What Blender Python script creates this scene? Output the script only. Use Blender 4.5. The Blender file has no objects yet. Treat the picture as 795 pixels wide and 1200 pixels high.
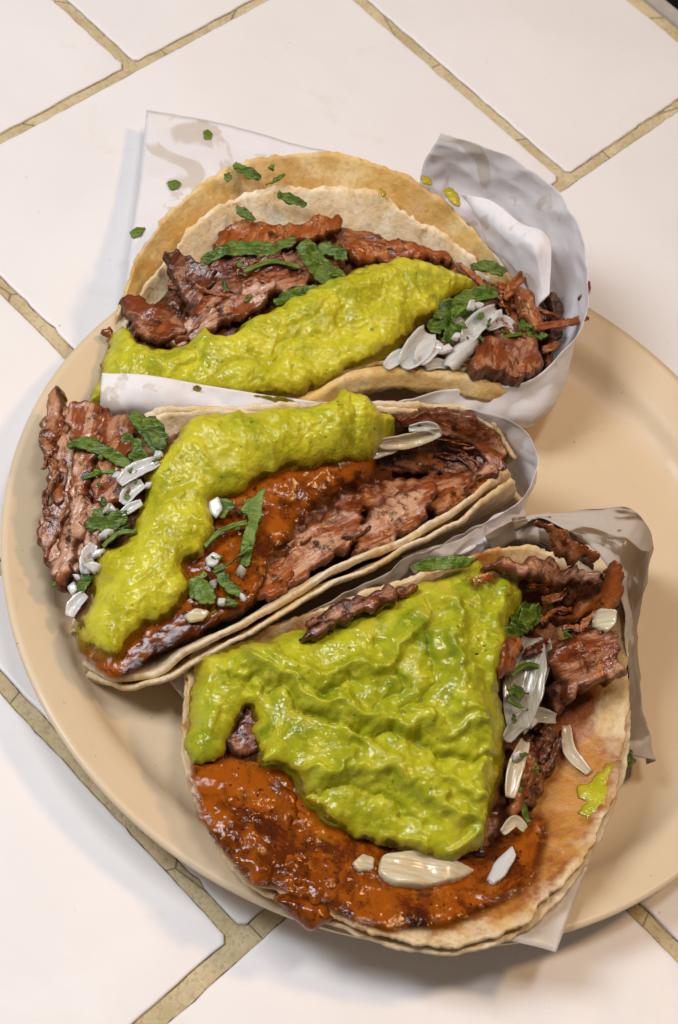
import bpy, math, random
import numpy as np

# ------------------------------------------------------------------ camera, light, exposure
SC = bpy.context.scene
COL = SC.collection
CAM = np.array([-0.0257, -0.3289, 0.5032])        # origin = plate centre on the counter top, metres
PITCH, ROLL, FPX = math.radians(55.49), math.radians(21.06), 2232.4
_R0 = np.array([1.0, 0, 0])
_U0 = np.array([0, math.sin(PITCH), math.cos(PITCH)])
FWD = np.array([0, math.cos(PITCH), -math.sin(PITCH)])
RIGHT = math.cos(ROLL) * _R0 + math.sin(ROLL) * _U0
UP = -math.sin(ROLL) * _R0 + math.cos(ROLL) * _U0
from mathutils import Matrix, Vector
cd = bpy.data.cameras.new("camera")
cd.sensor_fit = 'VERTICAL'; cd.sensor_height = 36.0; cd.sensor_width = 24.0
cd.lens = FPX / 1200 * 36
cd.clip_start = 0.01; cd.clip_end = 50
cam = bpy.data.objects.new("camera", cd); COL.objects.link(cam)
_m = Matrix.Identity(4)
for i in range(3):
    _m[i][0] = RIGHT[i]; _m[i][1] = UP[i]; _m[i][2] = -FWD[i]; _m[i][3] = CAM[i]
cam.matrix_world = _m
SC.camera = cam
cd.dof.use_dof = True; cd.dof.focus_distance = 0.55; cd.dof.aperture_fstop = 32.0

w = bpy.data.worlds.new("World"); SC.world = w; w.use_nodes = True
w.node_tree.nodes["Background"].inputs[0].default_value = (0.95, 0.90, 0.88, 1)
w.node_tree.nodes["Background"].inputs[1].default_value = 0.11

def area(name, loc, target, size, power, col, sizey=None):
    l = bpy.data.lights.new(name, 'AREA'); l.energy = power; l.color = col
    l.shape = 'RECTANGLE'; l.size = size; l.size_y = sizey or size
    o = bpy.data.objects.new(name, l); COL.objects.link(o)
    o.location = loc
    o.rotation_euler = (Vector(target) - Vector(loc)).to_track_quat('-Z', 'Y').to_euler()
    return o
area("cool_window_light", (-0.60, -0.16, 0.82), (0, 0, 0), 0.26, 7.3, (0.92, 0.95, 1.0), 0.40)
area("warm_lamp", (0.55, 0.38, 1.25), (0, 0, 0), 0.16, 5.8, (1.0, 0.62, 0.30))
area("ceiling_panel", (0.02, 0.05, 1.70), (0, 0, 0), 0.16, 7.6, (1.0, 0.94, 0.90), 0.44)

SC.view_settings.view_transform = 'Standard'; SC.view_settings.look = 'None'
SC.view_settings.exposure = 0.0; SC.view_settings.gamma = 1.0
SC.view_settings.use_curve_mapping = False
SC.render.engine = 'CYCLES'
SC.cycles.use_denoising = True
SC.cycles.max_bounces = 8
SC.cycles.sample_clamp_indirect = 6

# ------------------------------------------------------------------ maths
RNG = np.random.RandomState(7)
_perm = RNG.permutation(512)
_grad = RNG.normal(size=(512, 3)); _grad /= np.linalg.norm(_grad, axis=1)[:, None]

def perlin(p):
    p = np.asarray(p, float); i = np.floor(p).astype(int); f = p - i
    u = f * f * f * (f * (f * 6 - 15) + 10)
    out = 0
    for dx in (0, 1):
        for dy in (0, 1):
            for dz in (0, 1):
                h = _perm[(_perm[(_perm[(i[..., 0] + dx) & 511] + i[..., 1] + dy) & 511] + i[..., 2] + dz) & 511]
                g = _grad[h]
                d = f - np.array([dx, dy, dz])
                wgt = ((u[..., 0] if dx else 1 - u[..., 0]) * (u[..., 1] if dy else 1 - u[..., 1])
                       * (u[..., 2] if dz else 1 - u[..., 2]))
                out = out + wgt * (g * d).sum(-1)
    return out * 1.5

def fbm(p, octv=3, gain=0.5):
    s, a = 0, 1.0
    for k in range(octv):
        s = s + a * perlin(np.asarray(p) * (2.03 ** k) + 17.3 * k); a *= gain
    return s

def billow(p, octv=3):
    s, a = 0, 1.0
    for k in range(octv):
        s = s + a * (1 - 2 * np.abs(perlin(np.asarray(p) * (2.03 ** k) + 9.1 * k))); a *= 0.5
    return s

def lumps(P, size, keep=.6, r=.55):
    """rounded chunks scattered over a plane: 1 at a chunk's centre, 0 away from it"""
    q = P[:, :2] / size; i = np.floor(q).astype(int); out = np.zeros(len(q))
    for dx in (-1, 0, 1):
        for dy in (-1, 0, 1):
            c = i + np.array([dx, dy]); h = _perm[(_perm[c[:, 0] & 511] + c[:, 1]) & 511]
            ctr = c + np.stack([_perm[(h + 11) & 511], _perm[(h + 77) & 511]], 1) / 512.0
            rad = r * (.45 + .55 * _perm[(h + 31) & 511] / 512.0)
            d = np.hypot(*(q - ctr).T) / rad
            out = np.maximum(out, np.where(_perm[(h + 5) & 511] / 512.0 < keep, np.sqrt(np.maximum(0, 1 - d * d)), 0))
    return out

def ray(px, py):
    x = (np.asarray(px, float) - 397.5) / FPX; y = -(np.asarray(py, float) - 600) / FPX
    return x[..., None] * RIGHT + y[..., None] * UP + FWD

def at(px, py, z):
    """the point at height z (cm) over the counter that is sighted at x, y"""
    d = ray(px, py); z = np.asarray(z, float) * 0.01
    t = (z - CAM[2]) / d[..., 2]
    return CAM + d * t[..., None]

def pts3(l):
    a = np.array(l, float); return at(a[:, 0], a[:, 1], a[:, 2])

def crom(P, n, closed=False):
    """Catmull-Rom through the rows of P, n samples even in arc length"""
    P = np.asarray(P, float)
    if closed: Q = np.vstack([P[-1], P, P[0], P[1]])
    else: Q = np.vstack([2 * P[0] - P[1], P, 2 * P[-1] - P[-2]])
    seg = len(Q) - 3; k = 24
    t = np.linspace(0, 1, k, endpoint=False)[:, None]; out = []
    for i in range(seg):
        a, b, c, d = Q[i], Q[i + 1], Q[i + 2], Q[i + 3]
        out.append(0.5 * (2 * b + (c - a) * t + (2 * a - 5 * b + 4 * c - d) * t ** 2 + (3 * b - a - 3 * c + d) * t ** 3))
    out = np.vstack(out + [Q[-2][None]])
    L = np.concatenate([[0], np.cumsum(np.linalg.norm(np.diff(out, axis=0), axis=1))])
    s = np.linspace(0, L[-1], n + 1)[:-1] if closed else np.linspace(0, L[-1], n)
    return np.stack([np.interp(s, L, out[:, j]) for j in range(out.shape[1])], 1)

class Surf:
    """a gently curved sheet through sighted points, used to lay food on food"""
    def __init__(s, ctrl, tilt=None):
        p = pts3(ctrl); s.c = p.mean(0)
        n = np.linalg.svd(p - s.c)[2][2]
        if n @ FWD > 0: n = -n
        s.n = n; s.U = RIGHT - n * (RIGHT @ n); s.U /= np.linalg.norm(s.U); s.V = np.cross(n, s.U)
        q = p - s.c; s.uv = np.stack([q @ s.U, q @ s.V], 1) * 100; h = q @ n
        N = len(p); r = np.linalg.norm(s.uv[:, None] - s.uv[None], axis=2)
        K = np.where(r > 0, r * r * np.log(r + 1e-9), 0) + np.eye(N) * 0.15
        A = np.zeros((N + 3, N + 3)); A[:N, :N] = K; A[:N, N] = 1; A[:N, N + 1:] = s.uv
        A[N:, :N] = A[:N, N:].T
        s.w = np.linalg.solve(A, np.concatenate([h, np.zeros(3)]))
    def h(s, uv):
        x = uv * 100; r = np.linalg.norm(x[:, None] - s.uv[None], axis=2)
        K = np.where(r > 0, r * r * np.log(r + 1e-9), 0)
        return K @ s.w[:-3] + s.w[-3] + x @ s.w[-2:]
    def uvof(s, px, lift=0.0):
        px = np.asarray(px, float); d = ray(px[:, 0], px[:, 1]); h = np.zeros(len(px))
        for _ in range(12):
            t = ((s.c - CAM) @ s.n + h + lift) / (d @ s.n)
            q = CAM + d * t[:, None] - s.c
            uv = np.stack([q @ s.U, q @ s.V], 1); h = 0.5 * h + 0.5 * s.h(uv)
        return uv
    def pt(s, uv, lift=0.0):
        return s.c + uv[:, :1] * s.U + uv[:, 1:2] * s.V + ((s.h(uv) + lift)[:, None]) * s.n

# ------------------------------------------------------------------ objects
def make(name, v, f, mat, parent=None, attr=None, smooth=True):
    v = np.asarray(v, float); base = np.array(parent["_loc"]) if parent is not None else np.zeros(3)
    c = v.mean(0)
    me = bpy.data.meshes.new(name); me.from_pydata((v - c).tolist(), [], f); me.update()
    if attr is not None:
        a = me.attributes.new("fib", 'FLOAT_VECTOR', 'POINT'); a.data.foreach_set("vector", np.asarray(attr, np.float32).ravel())
    if smooth: me.polygons.foreach_set("use_smooth", [True] * len(me.polygons))
    for m in (mat if isinstance(mat, (list, tuple)) else [mat]): me.materials.append(m)
    o = bpy.data.objects.new(name, me); COL.objects.link(o)
    if parent is not None: o.parent = parent
    o.location = c - base
    o["_loc"] = c.tolist()
    return o

def thing(name, label, cat, loc):
    o = bpy.data.objects.new(name, None); COL.objects.link(o); o.location = loc; o["_loc"] = list(loc)
    o.empty_display_size = 0.02
    o["label"] = label; o["category"] = cat
    return o

def tag(o, label, cat, group=None):
    o["label"] = label; o["category"] = cat
    if group: o["group"] = group
    return o

def polysd(p, poly):
    a = poly; b = np.roll(poly, -1, 0); ab = b - a
    best = np.full(len(p), 1e9); near = np.zeros((len(p), 2)); ins = np.zeros(len(p), bool)
    for i in range(len(a)):
        t = np.clip(((p - a[i]) @ ab[i]) / (ab[i] @ ab[i] + 1e-18), 0, 1)
        q = a[i] + t[:, None] * ab[i]; d = np.hypot(*(p - q).T)
        m = d < best; best[m] = d[m]; near[m] = q[m]
        c = (a[i, 1] > p[:, 1]) != (b[i, 1] > p[:, 1])
        with np.errstate(divide='ignore', invalid='ignore'):
            x = a[i, 0] + (p[:, 1] - a[i, 1]) / (b[i, 1] - a[i, 1] + 1e-18) * (b[i, 0] - a[i, 0])
        ins ^= c & (p[:, 0] < x)
    return np.where(ins, best, -best), near

def linedist(p, l):
    best = np.full(len(p), 1e9)
    for a, b in zip(l[:-1], l[1:]):
        ab = b - a; t = np.clip(((p - a) @ ab) / (ab @ ab + 1e-18), 0, 1)
        best = np.minimum(best, np.hypot(*(p - a - t[:, None] * ab).T))
    return best

_seed = [0]
def blob(name, poly, surf, mat, parent, thick=0.4, edge=0.4, cell=0.08, lift=0.0, disp=None, ragged=0.0, rfreq=1.2,
         ridges=(), fib=0.0, under=0.35, tilt=(0, 0), bow=0.0, sharp=False, warp=0.0, pw=0.5):
    """a lump of food with the outline poly (sighted), lying on surf; sizes in cm"""
    _seed[0] += 1; sd0 = _seed[0] * 13.7
    thick *= 0.01; edge *= 0.01; cell *= 0.01; lift *= 0.01
    uvp = surf.uvof(poly, lift + thick * 0.4)
    per = np.linalg.norm(np.diff(np.vstack([uvp, uvp[:1]]), axis=0), axis=1).sum()
    n = int(np.clip(per / (cell * 2.0), 24, 260))
    if sharp:
        uvp = np.stack([uvp * .88 + np.roll(uvp, -1, 0) * .12, uvp * .12 + np.roll(uvp, -1, 0) * .88], 1).reshape(-1, 2)
        out = np.vstack([a + (b - a) * np.linspace(0, 1, 8, endpoint=False)[:, None] for a, b in zip(uvp, np.roll(uvp, -1, 0))]); n = len(out)
    else: out = crom(uvp, n, True)
    if ragged:
        tn = np.roll(out, -1, 0) - np.roll(out, 1, 0); tn /= np.linalg.norm(tn, axis=1)[:, None] + 1e-9
        nn = np.stack([-tn[:, 1], tn[:, 0]], 1)
        r = fbm(np.c_[out * 100 * rfreq, np.full(n, sd0)], 3, 0.6)
        out = out + nn * (r * ragged * 0.01)[:, None]
    lo, hi = out.min(0) - 2 * cell, out.max(0) + 2 * cell
    nx, ny = int((hi[0] - lo[0]) / cell) + 2, int((hi[1] - lo[1]) / cell) + 2
    gx, gy = np.meshgrid(lo[0] + np.arange(nx) * cell, lo[1] + np.arange(ny) * cell)
    g = np.stack([gx.ravel(), gy.ravel()], 1)
    sd, near = polysd(g, out)
    keepv = sd > 0
    idx = np.arange(nx * ny).reshape(ny, nx)
    q = np.stack([idx[:-1, :-1], idx[:-1, 1:], idx[1:, 1:], idx[1:, :-1]], -1).reshape(-1, 4)
    q = q[keepv[q].sum(1) >= 2]
    used = np.unique(q); mp = -np.ones(nx * ny, int); mp[used] = np.arange(len(used)); q = mp[q]
    g, sd, near = g[used], sd[used], near[used]
    outv = (sd <= 0) | (sd < cell * 0.25)
    g[outv] = near[outv]; sd = np.where(outv, 0, sd)
    t = np.clip(sd / edge, 0, 1); prof = np.maximum(0, 1 - (1 - t) ** 2) ** pw
    c, s_ = math.cos(math.radians(fib)), math.sin(math.radians(fib))
    fu = (c * g[:, 0] + s_ * g[:, 1]) * 100; fv = (-s_ * g[:, 0] + c * g[:, 1]) * 100
    h = thick * prof
    P3 = np.c_[fu, fv, np.full(len(fu), sd0)]
    if disp is not None: h = h + disp(P3, prof) * 0.01
    gw = g + warp * .01 * np.c_[fbm(P3 * 1.1 + 3, 3), fbm(P3 * 1.1 + 31, 3)]
    for (l, amp, wd) in ridges:
        lu = crom(surf.uvof(np.array(l, float), lift + thick), 20)
        d = linedist(gw, lu) / (wd * 0.01)
        h = h + amp * 0.01 * (np.exp(-d * d) if amp > 0 else np.exp(-1.6 * d)) * np.minimum(1, sd / (0.3 * edge))
    ctr = g.mean(0)
    L = lift + (tilt[0] * (g[:, 0] - ctr[0]) + tilt[1] * (g[:, 1] - ctr[1])) + bow * 100 * ((g - ctr) ** 2).sum(1)
    top = surf.pt(g, h + L)
    # bottom shares its rim
    cnt = {}
    for quad in q:
        for a, b in zip(quad, np.roll(quad, -1)):
            k = (a, b) if a < b else (b, a); cnt[k] = cnt.get(k, 0) + 1
    rim = np.zeros(len(g), bool)
    for (a, b), k in cnt.items():
        if k == 1: rim[a] = rim[b] = True
    bot = surf.pt(g, L - under * thick * prof)
    mb = np.arange(len(g)); inner = np.where(~rim)[0]; mb[inner] = len(g) + np.arange(len(inner))
    V = np.vstack([top, bot[inner]])
    F = q.tolist() + mb[q[:, ::-1]].tolist()
    A = np.c_[fu + sd0, fv, np.clip(sd * 100, 0, 9)]; A = np.vstack([A, A[inner]])
    return make(name, V, F, mat, parent, A)

def loft(name, rows, mat, parent, nu=60, nv=30, thick=0.03, disp=None, closed=False, world=False, rough_edge=0.0):
    """a sheet through rows of sighted points (x, y, z cm); thickness in cm"""
    _seed[0] += 1; sd0 = _seed[0] * 7.31
    R = np.stack([crom(r if world else pts3(r), nu, closed) for r in rows])     # rows x nu x 3
    if nv > len(rows):
        R = np.stack([crom(R[:, j], nv) for j in range(nu)], 1)
    nv = R.shape[0]
    def normals(G):
        du = np.gradient(G, axis=1) if not closed else np.roll(G, -1, 1) - np.roll(G, 1, 1)
        n = np.cross(du, np.gradient(G, axis=0)); n /= np.linalg.norm(n, axis=2)[..., None] + 1e-12
        return n
    N = normals(R)
    if N.reshape(-1, 3).mean(0) @ FWD > 0: N = -N
    su = np.cumsum(np.linalg.norm(np.diff(R, axis=1, prepend=R[:, :1]), axis=2), axis=1) * 100
    sv = np.cumsum(np.linalg.norm(np.diff(R, axis=0, prepend=R[:1]), axis=2), axis=0) * 100
    if rough_edge:
        d = R[0] - R[1]; d /= np.linalg.norm(d, axis=1)[:, None] + 1e-9
        R[0] += d * ((fbm(R[0] * 90 + sd0, 4, .75) * rough_edge + np.maximum(0, fbm(R[0] * 420 + sd0, 2) - .35) * .18) * 0.01)[:, None]
        d = R[-1] - R[-2]; d /= np.linalg.norm(d, axis=1)[:, None] + 1e-9
        R[-1] += d * ((fbm(R[-1] * 90 + sd0 + 5, 4, .75) * rough_edge + np.maximum(0, fbm(R[-1] * 420 + sd0, 2) - .35) * .18) * 0.01)[:, None]
    if disp is not None:
        R = R + N * (disp(R * 100 + sd0, su, sv) * 0.01)[..., None]; 
        N2 = normals(R); N = np.where((N2 * N).sum(-1, keepdims=True) > 0, N2, -N2)
    edge_v = np.minimum(np.arange(nv), np.arange(nv)[::-1])
    T = np.full((nv, nu), thick * 0.01)
    T[0] *= .55; T[-1] *= .55
    top = R.reshape(-1, 3); bot = (R - N * T[..., None]).reshape(-1, 3)
    M = nu * nv; F = []
    ju = nu if closed else nu - 1
    for i in range(nv - 1):
        for j in range(ju):
            a, b = i * nu + j, i * nu + (j + 1) % nu; c, d = a + nu, b + nu
            F.append((a, b, d, c)); F.append((M + a, M + c, M + d, M + b))
    def side(l):
        for a, b in zip(l[:-1], l[1:]): F.append((a, M + a, M + b, b))
    r0 = list(range(nu)) + ([0] if closed else []); r1 = [(nv - 1) * nu + j for j in r0]
    side(r0); side(r1[::-1])
    if not closed:
        side([i * nu for i in range(nv)][::-1]); side([i * nu + nu - 1 for i in range(nv)])
    tt = np.repeat(np.linspace(0, 1, nv)[:, None], nu, 1)
    A = np.stack([su + sd0, sv, tt], -1).reshape(-1, 3); A = np.vstack([A, A])
    o = make(name, np.vstack([top, bot]), F, mat, parent, A)
    return o

def strip(name, pts, width, surf, mat, parent, lift=0.1, thick=0.05, curl=0.0, twist=0.0, arch=0.0, nu=22, ends=0.5, wob=0.03, tn_=.35, wn=.25):
    """a chopped sliver following sighted points over surf; width in px, sizes in cm"""
    _seed[0] += 1; sd0 = _seed[0] * 3.77
    wd = width / 3700.0
    uv = crom(surf.uvof(np.array(pts, float), lift * 0.01), nu)
    s = np.linspace(0, 1, nu)
    ctr = surf.pt(uv, lift * 0.01 + arch * 0.01 * np.sin(np.pi * s))
    tn = np.gradient(ctr, axis=0); tn /= np.linalg.norm(tn, axis=1)[:, None]
    sidev = np.cross(surf.n, tn); sidev /= np.linalg.norm(sidev, axis=1)[:, None]
    nrm = np.cross(tn, sidev)
    tw = math.radians(twist) * (0.4 + s) + tn_ * fbm(np.c_[s * 2.5, s * 0, s * 0 + sd0], 2)
    a = sidev * np.cos(tw)[:, None] + nrm * np.sin(tw)[:, None]; b = -sidev * np.sin(tw)[:, None] + nrm * np.cos(tw)[:, None]
    wprof = (ends + (1 - ends) * np.sin(np.pi * np.clip(s, 0.02, .98)) ** .5) * (1 + wn * fbm(np.c_[s * 5, s * 0 + 3, s * 0 + sd0], 2))
    rows = []
    for k in np.linspace(-1, 1, 7):
        off = a * (k * wd / 2 * wprof)[:, None] + b * ((curl * wd * (k * k - .5)) * wprof)[:, None]
        off += b * (wob * .01 * fbm(np.c_[s * 6 + k, s * 0 + k * 1.5, s * 0 + sd0], 2))[:, None]
        rows.append(ctr + off)
    return loft(name, rows, mat, parent, nu=nu, nv=7, thick=thick, world=True)

# ------------------------------------------------------------------ materials
class NT:
    def __init__(s, name, rough=0.5, spec=0.5):
        s.m = bpy.data.materials.new(name); s.m.use_nodes = True; s.t = s.m.node_tree; s.n = s.t.nodes
        s.b = s.n["Principled BSDF"]; s.b.inputs["Roughness"].default_value = rough
        s.b.inputs["Specular IOR Level"].default_value = spec
        s.obj = s.n.new("ShaderNodeTexCoord").outputs["Object"]
        a = s.n.new("ShaderNodeAttribute"); a.attribute_name = "fib"; s.fib = a.outputs["Vector"]
        s.rnd = s.n.new("ShaderNodeObjectInfo").outputs["Random"]
    def link(s, a, b): s.t.links.new(a, b)
    def put(s, v, sock):
        if hasattr(v, "is_linked"): s.link(v, sock)
        elif isinstance(v, (tuple, list)): sock.default_value = tuple(v) + ((1,) if len(v) == 3 and sock.type == 'RGBA' else ())
        else: sock.default_value = v
    def map(s, vec, sc=(1, 1, 1), loc=(0, 0, 0)):
        n = s.n.new("ShaderNodeMapping"); s.link(vec, n.inputs[0]); n.inputs["Scale"].default_value = sc; n.inputs["Location"].default_value = loc
        return n.outputs[0]
    def noise(s, vec, scale, detail=3, rough=0.55, dist=0.0):
        n = s.n.new("ShaderNodeTexNoise"); s.link(vec, n.inputs["Vector"])
        n.inputs["Scale"].default_value = scale; n.inputs["Detail"].default_value = detail
        n.inputs["Roughness"].default_value = rough; n.inputs["Distortion"].default_value = dist
        return n.outputs["Fac"]
    def voro(s, vec, scale, out="Distance", feature='F1'):
        n = s.n.new("ShaderNodeTexVoronoi"); s.link(vec, n.inputs["Vector"]); n.feature = feature
        n.inputs["Scale"].default_value = scale
        return n.outputs[out]
    def ramp(s, fac, stops, interp='EASE'):
        n = s.n.new("ShaderNodeValToRGB"); s.link(fac, n.inputs[0]); e = n.color_ramp.elements; n.color_ramp.interpolation = interp
        while len(e) > 1: e.remove(e[-1])
        for i, (p, c) in enumerate(stops):
            k = e[0] if i == 0 else e.new(p)
            k.position = p; k.color = (c, c, c, 1) if not isinstance(c, tuple) else c + (1,)
        return n.outputs[0]
    def mix(s, fac, a, b, mode='MIX'):
        n = s.n.new("ShaderNodeMix"); n.data_type = 'RGBA'; n.blend_type = mode
        s.put(fac, n.inputs[0]); s.put(a, n.inputs[6]); s.put(b, n.inputs[7]); return n.outputs[2]
    def math(s, op, a, b=0.0):
        n = s.n.new("ShaderNodeMath"); n.operation = op; s.put(a, n.inputs[0]); s.put(b, n.inputs[1]); return n.outputs[0]
    def comp(s, vec, i):
        n = s.n.new("ShaderNodeSeparateXYZ"); s.link(vec, n.inputs[0]); return n.outputs[i]
    def bump(s, h, strength, dist, prev=None):
        n = s.n.new("ShaderNodeBump"); s.link(h, n.inputs["Height"]); n.inputs["Strength"].default_value = strength
        n.inputs["Distance"].default_value = dist
        if prev is not None: s.link(prev, n.inputs["Normal"])
        return n.outputs[0]
    def done(s, color=None, normal=None, rough=None, sss=0.0, rad=(.004, .002, .001), coat=0.0, coat_rough=0.1, trans=0.0):
        if color is not None: s.put(color, s.b.inputs["Base Color"])
        if normal is not None: s.link(normal, s.b.inputs["Normal"])
        if rough is not None: s.put(rough, s.b.inputs["Roughness"])
        if sss:
            s.b.inputs["Subsurface Weight"].default_value = sss; s.b.inputs["Subsurface Radius"].default_value = rad
            s.b.inputs["Subsurface Scale"].default_value = 1.0
        if coat: s.put(coat, s.b.inputs["Coat Weight"]); s.b.inputs["Coat Roughness"].default_value = coat_rough
        if trans:
            o = s.n["Material Output"]; tr = s.n.new("ShaderNodeBsdfTranslucent"); mx = s.n.new("ShaderNodeMixShader")
            s.put(color, tr.inputs[0]); s.put(trans, mx.inputs[0])
            if normal is not None: s.link(normal, tr.inputs[1])
            s.link(s.b.outputs[0], mx.inputs[1]); s.link(tr.outputs[0], mx.inputs[2]); s.link(mx.outputs[0], o.inputs[0])
        return s.m

def mat_tile():
    s = NT("glazed_tile", 0.2)
    n = s.noise(s.obj, 14, 4); n2 = s.noise(s.obj, 260, 2)
    sp = s.noise(s.map(s.obj, (1, 1, 1), (3, 1, 0)), 330, 2, .6)
    c = s.mix(s.ramp(n, [(.3, 0.0), (.7, 1.0)]), (.76, .735, .735), (.795, .775, .775))
    c = s.mix(s.ramp(sp, [(.74, 0.0), (.80, 0.55)]), c, (.33, .29, .24))
    b = s.bump(n, .25, .004); b = s.bump(n2, .05, .0004, b)
    st = s.noise(s.map(s.obj, (1, 1, 1), (1, 7, 2)), 26, 5, .7, .8)
    c = s.mix(s.ramp(st, [(.58, 0.0), (.74, .22)]), c, (.56, .50, .42))
    scr = s.noise(s.map(s.obj, (30, 700, 1)), 1, 4, .7)
    c = s.mix(s.math('MULTIPLY', s.ramp(scr, [(.66, 0.0), (.72, .22)]), s.ramp(n, [(.45, 0.0), (.6, 1.0)])), c, (.52, .46, .38))
    return s.done(c, b, s.ramp(st, [(.3, .34), (.7, .5)]))
def mat_grout():
    s = NT("sandy_grout", .9, .2)
    n = s.noise(s.obj, 60, 5, .65); n2 = s.noise(s.obj, 900, 3)
    c = s.mix(s.ramp(n, [(.3, 0.0), (.7, 1.0)]), (.46, .37, .21), (.62, .53, .34))
    c = s.mix(s.ramp(n2, [(.35, .4), (.5, 0.0)]), c, (.28, .20, .11))
    cr = s.voro(s.map(s.obj, (1, 1, 1)), 17, "Distance", 'DISTANCE_TO_EDGE')
    c = s.mix(s.ramp(cr, [(.0, .8), (.007, 0.0)]), c, (.06, .045, .03))
    return s.done(c, s.bump(n2, .6, .0006))
def mat_grout_dirt():
    s = NT("grime_line", .9, .2)
    n = s.noise(s.obj, 160, 4, .7)
    return s.done(s.mix(s.ramp(n, [(.35, 0.0), (.65, 1.0)]), (.06, .045, .028), (.42, .34, .2)))
def mat_plate():
    s = NT("beige_melamine", .3, .3)
    n = s.noise(s.obj, 30, 3); sp = s.noise(s.obj, 520, 1)
    c = s.mix(n, (.63, .495, .325), (.68, .545, .37))
    c = s.mix(s.ramp(sp, [(.775, 0.0), (.80, .7)]), c, (.25, .17, .08))
    sm = s.noise(s.map(s.obj, (1, 1, 1), (5, 5, 5)), 38, 5, .65, .8); scr = s.noise(s.map(s.obj, (40, 900, 1)), 1, 3)
    c = s.mix(s.ramp(sm, [(.58, 0.0), (.70, .22)]), c, (.44, .31, .15))
    return s.done(c, s.bump(scr, .04, .0004, s.bump(s.noise(s.obj, 55, 2), .05, .001)), s.ramp(sm, [(.35, .48), (.6, .34)]))
def mat_tortilla(name, pale, gold, oil=0.0, spots=.5, stain=0.0):
    s = NT(name, .62, .35)
    n = s.noise(s.obj, 70, 5, .65, .4); n2 = s.noise(s.obj, 620, 4, .65); n3 = s.noise(s.map(s.obj, (1, 1, 1), (2, 1, 3)), 150, 4, .65)
    tt = s.comp(s.fib, 2)
    c = s.mix(s.ramp(n, [(.38, 0.0), (.62, 1.0)]), pale, gold)
    c = s.mix(s.ramp(n3, [(.58, 0.0), (.72, spots)]), c, (.40, .20, .06))
    c = s.mix(s.ramp(s.noise(s.map(s.obj, (1, 1, 1), (5, 2, 1)), 210, 4, .7), [(.66, 0.0), (.74, spots)]), c, (.16, .065, .025))
    c = s.mix(s.math('MULTIPLY', s.ramp(n2, [(.3, 1.0), (.55, 0.0)]), .4), c, (.44, .28, .12))
    if oil:
        k = s.ramp(s.noise(s.map(s.obj, (1, 1, 1), (8, 1, 1)), 45, 4, .6), [(.42, 0.0), (.56, oil)])
        c = s.mix(k, c, (.52, .26, .045)); s.put(s.ramp(k, [(0, .6), (1, .2)]), s.b.inputs["Roughness"])
    if stain:
        q = s.math('ADD', tt, s.math('MULTIPLY', s.math('SUBTRACT', s.noise(s.obj, 60, 4, .65), .5), .55))
        k = s.ramp(q, [(.0, 0.0), (.13, stain)])
        c = s.mix(k, c, s.mix(s.ramp(n, [(.42, 0.0), (.64, 1.0)]), (.30, .075, .006), (.52, .235, .04)))
        s.put(s.ramp(k, [(0, .62), (1, .26)]), s.b.inputs["Roughness"])
    b = s.bump(n2, .4, .0008); b = s.bump(s.voro(s.obj, 300), .22, .0007, b); b = s.bump(s.noise(s.obj, 2200, 3), .4, .0003, b)
    return s.done(c, b, sss=.12, rad=(.002, .0012, .0006))
def mat_guac(name="guacamole", grain=.42, a=(.40, .365, .010), b_=(.58, .53, .032), c_=(.26, .29, .010)):
    s = NT(name, .3, .38)
    n = s.noise(s.obj, 95, 5, .65, .6); n2 = s.noise(s.obj, 330, 4, .65); n3 = s.noise(s.map(s.obj, (1, 1, 1), (2, 5, 1)), 34, 4, .6, 1.0)
    ed = s.comp(s.fib, 2)
    c = s.mix(s.ramp(n, [(.34, 0.0), (.64, 1.0)]), a, b_)
    c = s.mix(s.ramp(n3, [(.50, 0.0), (.66, .8)]), c, c_)
    c = s.mix(s.ramp(s.noise(s.map(s.obj, (1, 1, 1), (9, 2, 4)), 48, 4, .6), [(.56, 0.0), (.68, .6)]), c, (.56, .46, .03))
    c = s.mix(s.ramp(n2, [(.55, 0.0), (.68, .6)]), c, (.64, .62, .07))
    c = s.mix(s.ramp(s.voro(s.obj, 260), [(.0, .45), (.35, 0.0)]), c, b_)
    c = s.mix(s.ramp(s.noise(s.map(s.obj, (1, 1, 1), (7, 7, 4)), 420, 2, .5), [(.68, 0.0), (.74, .7)]), c, (.09, .13, .01))
    e2 = s.math('ADD', ed, s.math('MULTIPLY', s.math('SUBTRACT', n3, .5), 1.2))
    c = s.mix(s.math('MULTIPLY', s.ramp(e2, [(.0, 1.0), (.30, 0.0)]), .75), c, (.34, .21, .006))
    s.put(s.ramp(e2, [(-.0, .25), (.10, 1.0)]), s.b.inputs["Alpha"])
    b = s.bump(n, .2, .002); b = s.bump(n2, grain * .6, .0009, b); b = s.bump(s.noise(s.obj, 1150, 2, .5), grain * 1.1, .0005, b)
    return s.done(c, b, s.ramp(n2, [(.35, .05), (.65, .15)]), sss=.08, rad=(.002, .002, .0005))
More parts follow.
